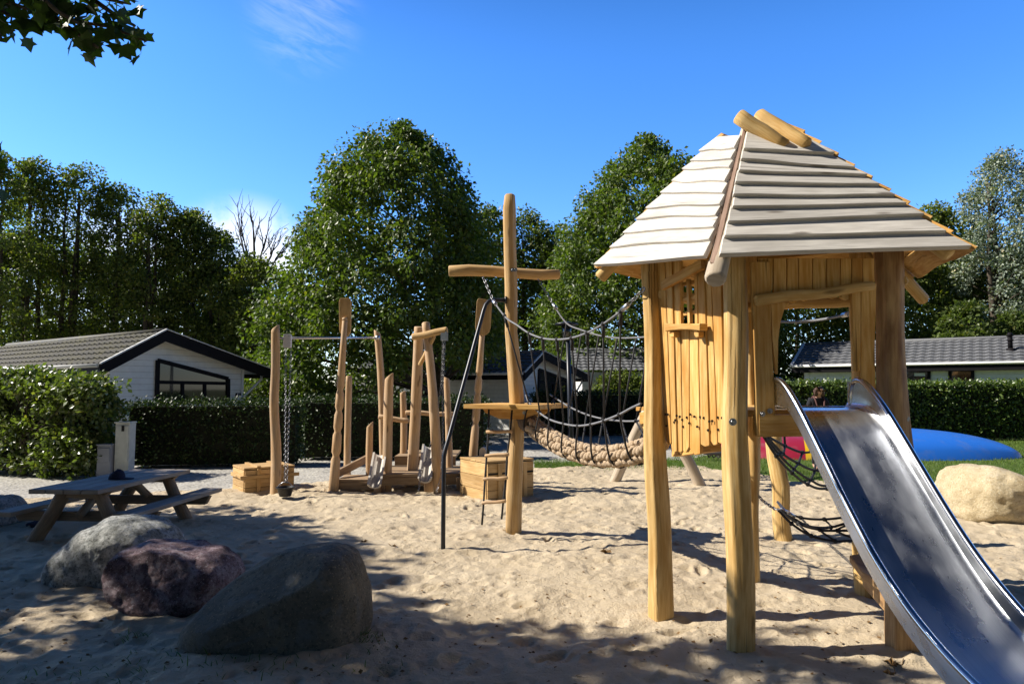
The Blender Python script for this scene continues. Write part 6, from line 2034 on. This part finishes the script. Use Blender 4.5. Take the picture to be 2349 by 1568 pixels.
# ================================================================== UTILITY CABINETS
def cabinet(label, x0, x1, yt, yb, D, dp, mat, seed, slot):
    a = P(x0, yb, D); b_ = P(x1, yb, D); zt = P(x0, yt, D).z; w_ = b_.x - a.x
    t = thing('utility_cabinet', label, 'cabinet', ((a.x + b_.x) / 2, D, -.05))
    mb = MB(seed); mb.box(V((a.x + b_.x) / 2, D + dp / 2, (zt - .1) / 2), (w_, dp, zt + .1)); mb.build('body', M[mat], t, bevel=.006)
    mb = MB(seed + 1); mb.box(V((a.x + b_.x) / 2, D - .012, (zt + .28) / 2 - .02), (w_ - .03, .02, zt - .34)); dd = mb.build('door', M[mat], t, bevel=.004)
    mb = MB(seed + 2); mb.box(V((a.x + b_.x) / 2, D + dp / 2 - .01, zt + .013), (w_ + .03, dp + .04, .024)); mb.build('lid', M[mat], t, bevel=.004)
    if slot:
        mb = MB(seed + 3); mb.box(V((a.x + b_.x) / 2 + .02, D - .027, zt - .10), (.05, .01, .11)); mb.build('lock', M['hub'], dd)
cabinet('tall white utility cabinet standing against the beech hedge', 261, 294, 970, 1083, 13.35, .22, 'cabinet', 280, True)
cabinet('short grey utility cabinet next to the tall white one', 221, 252, 1021, 1085, 13.25, .2, 'cabinetgrey', 284, False)

# ================================================================== BOUNCING PILLOW
m, nt, b = newmat('pillow_vinyl')
tc = nd(nt, 'ShaderNodeTexCoord').outputs['Object']; sx = nd(nt, 'ShaderNodeSeparateXYZ'); lk(nt, tc, sx.inputs[0])
sy = nd(nt, 'ShaderNodeMath', operation='MULTIPLY'); sy.inputs[1].default_value = -0.35; lk(nt, sx.outputs[1], sy.inputs[0])
ad = nd(nt, 'ShaderNodeMath', operation='ADD'); lk(nt, sx.outputs[0], ad.inputs[0]); lk(nt, sy.outputs[0], ad.inputs[1])
mr = nd(nt, 'ShaderNodeMapRange'); mr.inputs[1].default_value = -4; mr.inputs[2].default_value = 4; lk(nt, ad.outputs[0], mr.inputs[0])
cr_ = nd(nt, 'ShaderNodeValToRGB'); cr_.color_ramp.interpolation = 'CONSTANT'
E = cr_.color_ramp.elements
E[0].position = 0; E[0].color = (.26, .012, .035, 1); E[1].position = .30; E[1].color = (.60, .38, .01, 1)
e2 = E.new(.47); e2.color = (.02, .15, .62, 1)
lk(nt, mr.outputs[0], cr_.inputs[0])
n0 = noise(nt, tc, 2.5, 5, .6)
lk(nt, mixc(nt, ramp(nt, n0, [(.5, (0, 0, 0)), (.75, (.3, .3, .3))]), cr_.outputs[0], (.2, .2, .2)), b.inputs['Base Color'])
b.inputs['Roughness'].default_value = .38
M['vinyl'] = m
px0 = P(1690, 1040, 17.2).x; px1 = P(2375, 1040, 17.4).x
mb = MB(290); NX, NY = 60, 30
cxm = (px0 + px1) / 2; hw = (px1 - px0) / 2
for j in range(NY + 1):
    for i in range(NX + 1):
        u = -1 + 2 * i / NX; v_ = -1 + 2 * j / NY
        pr_ = max(0, 1 - abs(u) ** 2.6) ** .5
        y = 18.7 + 2.05 * v_ * (pr_ ** .6)
        z = -.06 + .70 * pr_ * max(0, 1 - abs(v_) ** 2.4) ** .55
        mb.v.append(V(cxm + hw * u, y, z))
for j in range(NY):
    for i in range(NX):
        q = j * (NX + 1) + i
        mb.f.append([q, q + 1, q + NX + 2, q + NX + 1]); mb.sm.append(True); mb.uv.append([(0, 0)] * 4)
tag(mb.build('air_pillow', M['vinyl']), 'big inflated bouncing pillow in red, yellow and blue on the lawn', 'bouncing pillow')

# ================================================================== PERSON
pb = P(1880, 1080, 14.4)
bx, by = pb.x, 14.4
def skin_mesh(name, joints, edges, mat, parent=None, lev=2):
    me = bpy.data.meshes.new(name)
    o_ = WL.get(parent, V(bx, by, 0))
    me.from_pydata([tuple(Vector(j[0]) - o_) for j in joints], edges, [])
    o = bpy.data.objects.new(name, me); COL.objects.link(o)
    sk = o.modifiers.new('skin', 'SKIN'); sk.use_smooth_shade = True
    if not me.skin_vertices: me.skin_vertices.new()
    for i, j in enumerate(joints):
        r_ = j[1]
        me.skin_vertices[0].data[i].radius = r_ if hasattr(r_, '__len__') else (r_, r_)
    me.skin_vertices[0].data[0].use_root = True
    sb = o.modifiers.new('sub', 'SUBSURF'); sb.levels = lev; sb.render_levels = lev
    me.materials.append(mat)
    if parent: o.parent = parent
    else: o.location = o_
    WL[o] = o_
    return o
def pv(x, y, z): return V(bx + x, by + y, z * 1.055 if z < 1.43 else 1.509 + (z - 1.43) * 0.84)
zz0 = gz(bx, by) if by < 15 else -.05
J = [(pv(0, 0, .93), .13), (pv(0, .01, 1.12), (.135, .10)), (pv(0, 0, 1.30), (.155, .11)), (pv(0, 0, 1.40), (.10, .075)), (pv(0, -.02, 1.47), .05), (pv(0, -.06, 1.55), (.07, .075)), (pv(0, -.075, 1.64), (.078, .092)),
     (pv(.15, 0, 1.38), .055), (pv(.22, -.02, 1.14), .042), (pv(.17, -.17, .98), .034), (pv(.12, -.25, .97), .03),
     (pv(-.15, 0, 1.38), .055), (pv(-.22, -.02, 1.14), .042), (pv(-.17, -.17, .98), .034), (pv(-.12, -.25, .97), .03),
     (pv(.09, 0, .82), .095), (pv(.10, -.01, .48), .06), (pv(.10, .03, .08), .04), (pv(.10, -.12, .03), .035),
     (pv(-.09, 0, .82), .095), (pv(-.10, -.01, .48), .06), (pv(-.10, .03, .08), .04), (pv(-.10, -.12, .03), .035)]
EDG = [(0, 1), (1, 2), (2, 3), (3, 4), (4, 5), (5, 6), (2, 7), (7, 8), (8, 9), (9, 10), (2, 11), (11, 12), (12, 13), (13, 14), (0, 15), (15, 16), (16, 17), (17, 18), (0, 19), (19, 20), (20, 21), (21, 22)]
per = skin_mesh('person', J, EDG, M['skin'])
tag(per, 'person with long brown hair, head bowed, in a black top behind the slide', 'person')
skin_mesh('black_top', [(pv(0, 0, .90), .15), (pv(0, .01, 1.12), (.15, .115)), (pv(0, 0, 1.30), (.172, .125)), (pv(0, 0, 1.395), (.115, .085)), (pv(.155, 0, 1.375), .072), (pv(.20, -.01, 1.24), .062), (pv(-.155, 0, 1.375), .072), (pv(-.20, -.01, 1.24), .062)],
          [(0, 1), (1, 2), (2, 3), (2, 4), (4, 5), (2, 6), (6, 7)], M['blackcloth'], per)
skin_mesh('trousers', [(pv(0, 0, .93), .15), (pv(.09, 0, .80), .108), (pv(.10, -.01, .48), .072), (pv(.10, .03, .10), .055), (pv(-.09, 0, .80), .108), (pv(-.10, -.01, .48), .072), (pv(-.10, .03, .10), .055)],
          [(0, 1), (1, 2), (2, 3), (0, 4), (4, 5), (5, 6)], M['blackcloth'], per)
skin_mesh('hair', [(pv(0, -.05, 1.69), (.095, .095)), (pv(0, .02, 1.62), (.09, .07)), (pv(.065, -.06, 1.55), (.045, .065)), (pv(.085, -.07, 1.44), (.04, .05)), (pv(-.065, -.06, 1.55), (.045, .065)), (pv(-.085, -.07, 1.44), (.04, .05)), (pv(0, .05, 1.48), (.08, .045)), (pv(0, -.13, 1.66), (.098, .055)), (pv(0.005, -.175, 1.585), (.085, .04))],
          [(0, 1), (0, 2), (2, 3), (0, 4), (4, 5), (1, 6), (0, 7), (7, 8)], M['hair'], per)
for s_ in (-1, 1):
    mb = MB(300); mb.tube([pv(.10 * s_, .06, 1.42), pv(.10 * s_, -.02, 1.455), pv(.095 * s_, -.10, 1.38), pv(.07 * s_, -.135, 1.25), pv(.05 * s_, -.14, 1.1)], .018, 6); mb.build('strap', M['strap'], per)
mb = MB(301)
for s_ in (-1, 1):
    mb.ball(pv(.032 * s_, -.158, 1.625), .010, 6, 4)
mb.tube([pv(0, -.155, 1.63), pv(0, -.185, 1.59), pv(0, -.155, 1.58)], .012, 6)
mb.tube([pv(-.025, -.145, 1.55), pv(0, -.152, 1.548), pv(.025, -.145, 1.55)], .006, 5)
mb.build('face_features', M['skin'], per)

# ================================================================== FALLEN LEAVES AND DEBRIS
lr = random.Random(12)
def fallen(label, x, y, s_, ang, k):
    p = gpt(x, y); mb = MB(400 + k); n = 14
    rim = []
    for i in range(n):
        a = 2 * math.pi * i / n; rr_ = s_ * (1.0 if i % 2 == 0 else .45) * lr.uniform(.8, 1.1)
        rim.append(p + V(rr_ * math.cos(a + ang), rr_ * math.sin(a + ang), .012 + s_ * .5 * abs(math.sin(a * 1.5)) ))
    b0_ = len(mb.v); mb.v += [p + V(0, 0, .012)] + rim
    for i in range(n): mb.face([b0_, b0_ + 1 + i, b0_ + 1 + (i + 1) % n], V(1, 0, 0))
    mb.tube([p + V(0, 0, .015), p + V(s_ * 1.2 * math.cos(ang), s_ * 1.2 * math.sin(ang), .01), p + V(s_ * 1.9 * math.cos(ang + .3), s_ * 1.9 * math.sin(ang + .3), .03)], .003, 4)
    o = mb.build('fallen_leaf', M['litter']); tag(o, label, 'leaf', 'dry leaves lying on the sand')
fallen('curled dry leaf on the lit sand beside the lower end of the slide', 2045, 1529, .06, .2, 1)
fallen('dark dry leaf in the dappled shade just below the curled one', 2040, 1551, .045, .5, 2)
fallen('dry brown leaf on the open sand between mast and front posts', 1390, 1270, .075, 1.2, 3)
fallen('dry leaf on the sand behind the dark slate boulder', 835, 1245, .05, 2.2, 4)
fallen('small dry leaf on the sand left of the climbing pole', 900, 1256, .05, 1.9, 5)
nd_ = 1500
rr = np.random.default_rng(90)
Y_ = 3.3 + 10 * rr.random(nd_) ** 1.6; X_ = (rr.random(nd_) * 1.7 - .85) * Y_
Y_[:500] = rr.uniform(3.2, 6.0, 500); X_[:500] = (rr.random(500) * 1.7 - .85) * Y_[:500]
pos = np.column_stack([X_, Y_, sandz(X_, Y_) + .006])
ax_ = rdirs(rr, nd_); ax_[:, 2] *= .15
o = leaves('leaf_litter', pos, unit(ax_), unit(np.array([[0, 0, 1.0]]) + rdirs(rr, nd_) * .5), rr.uniform(.012, .04, nd_), T_SIMPLE, M['litter'])
kind(o, 'stuff')
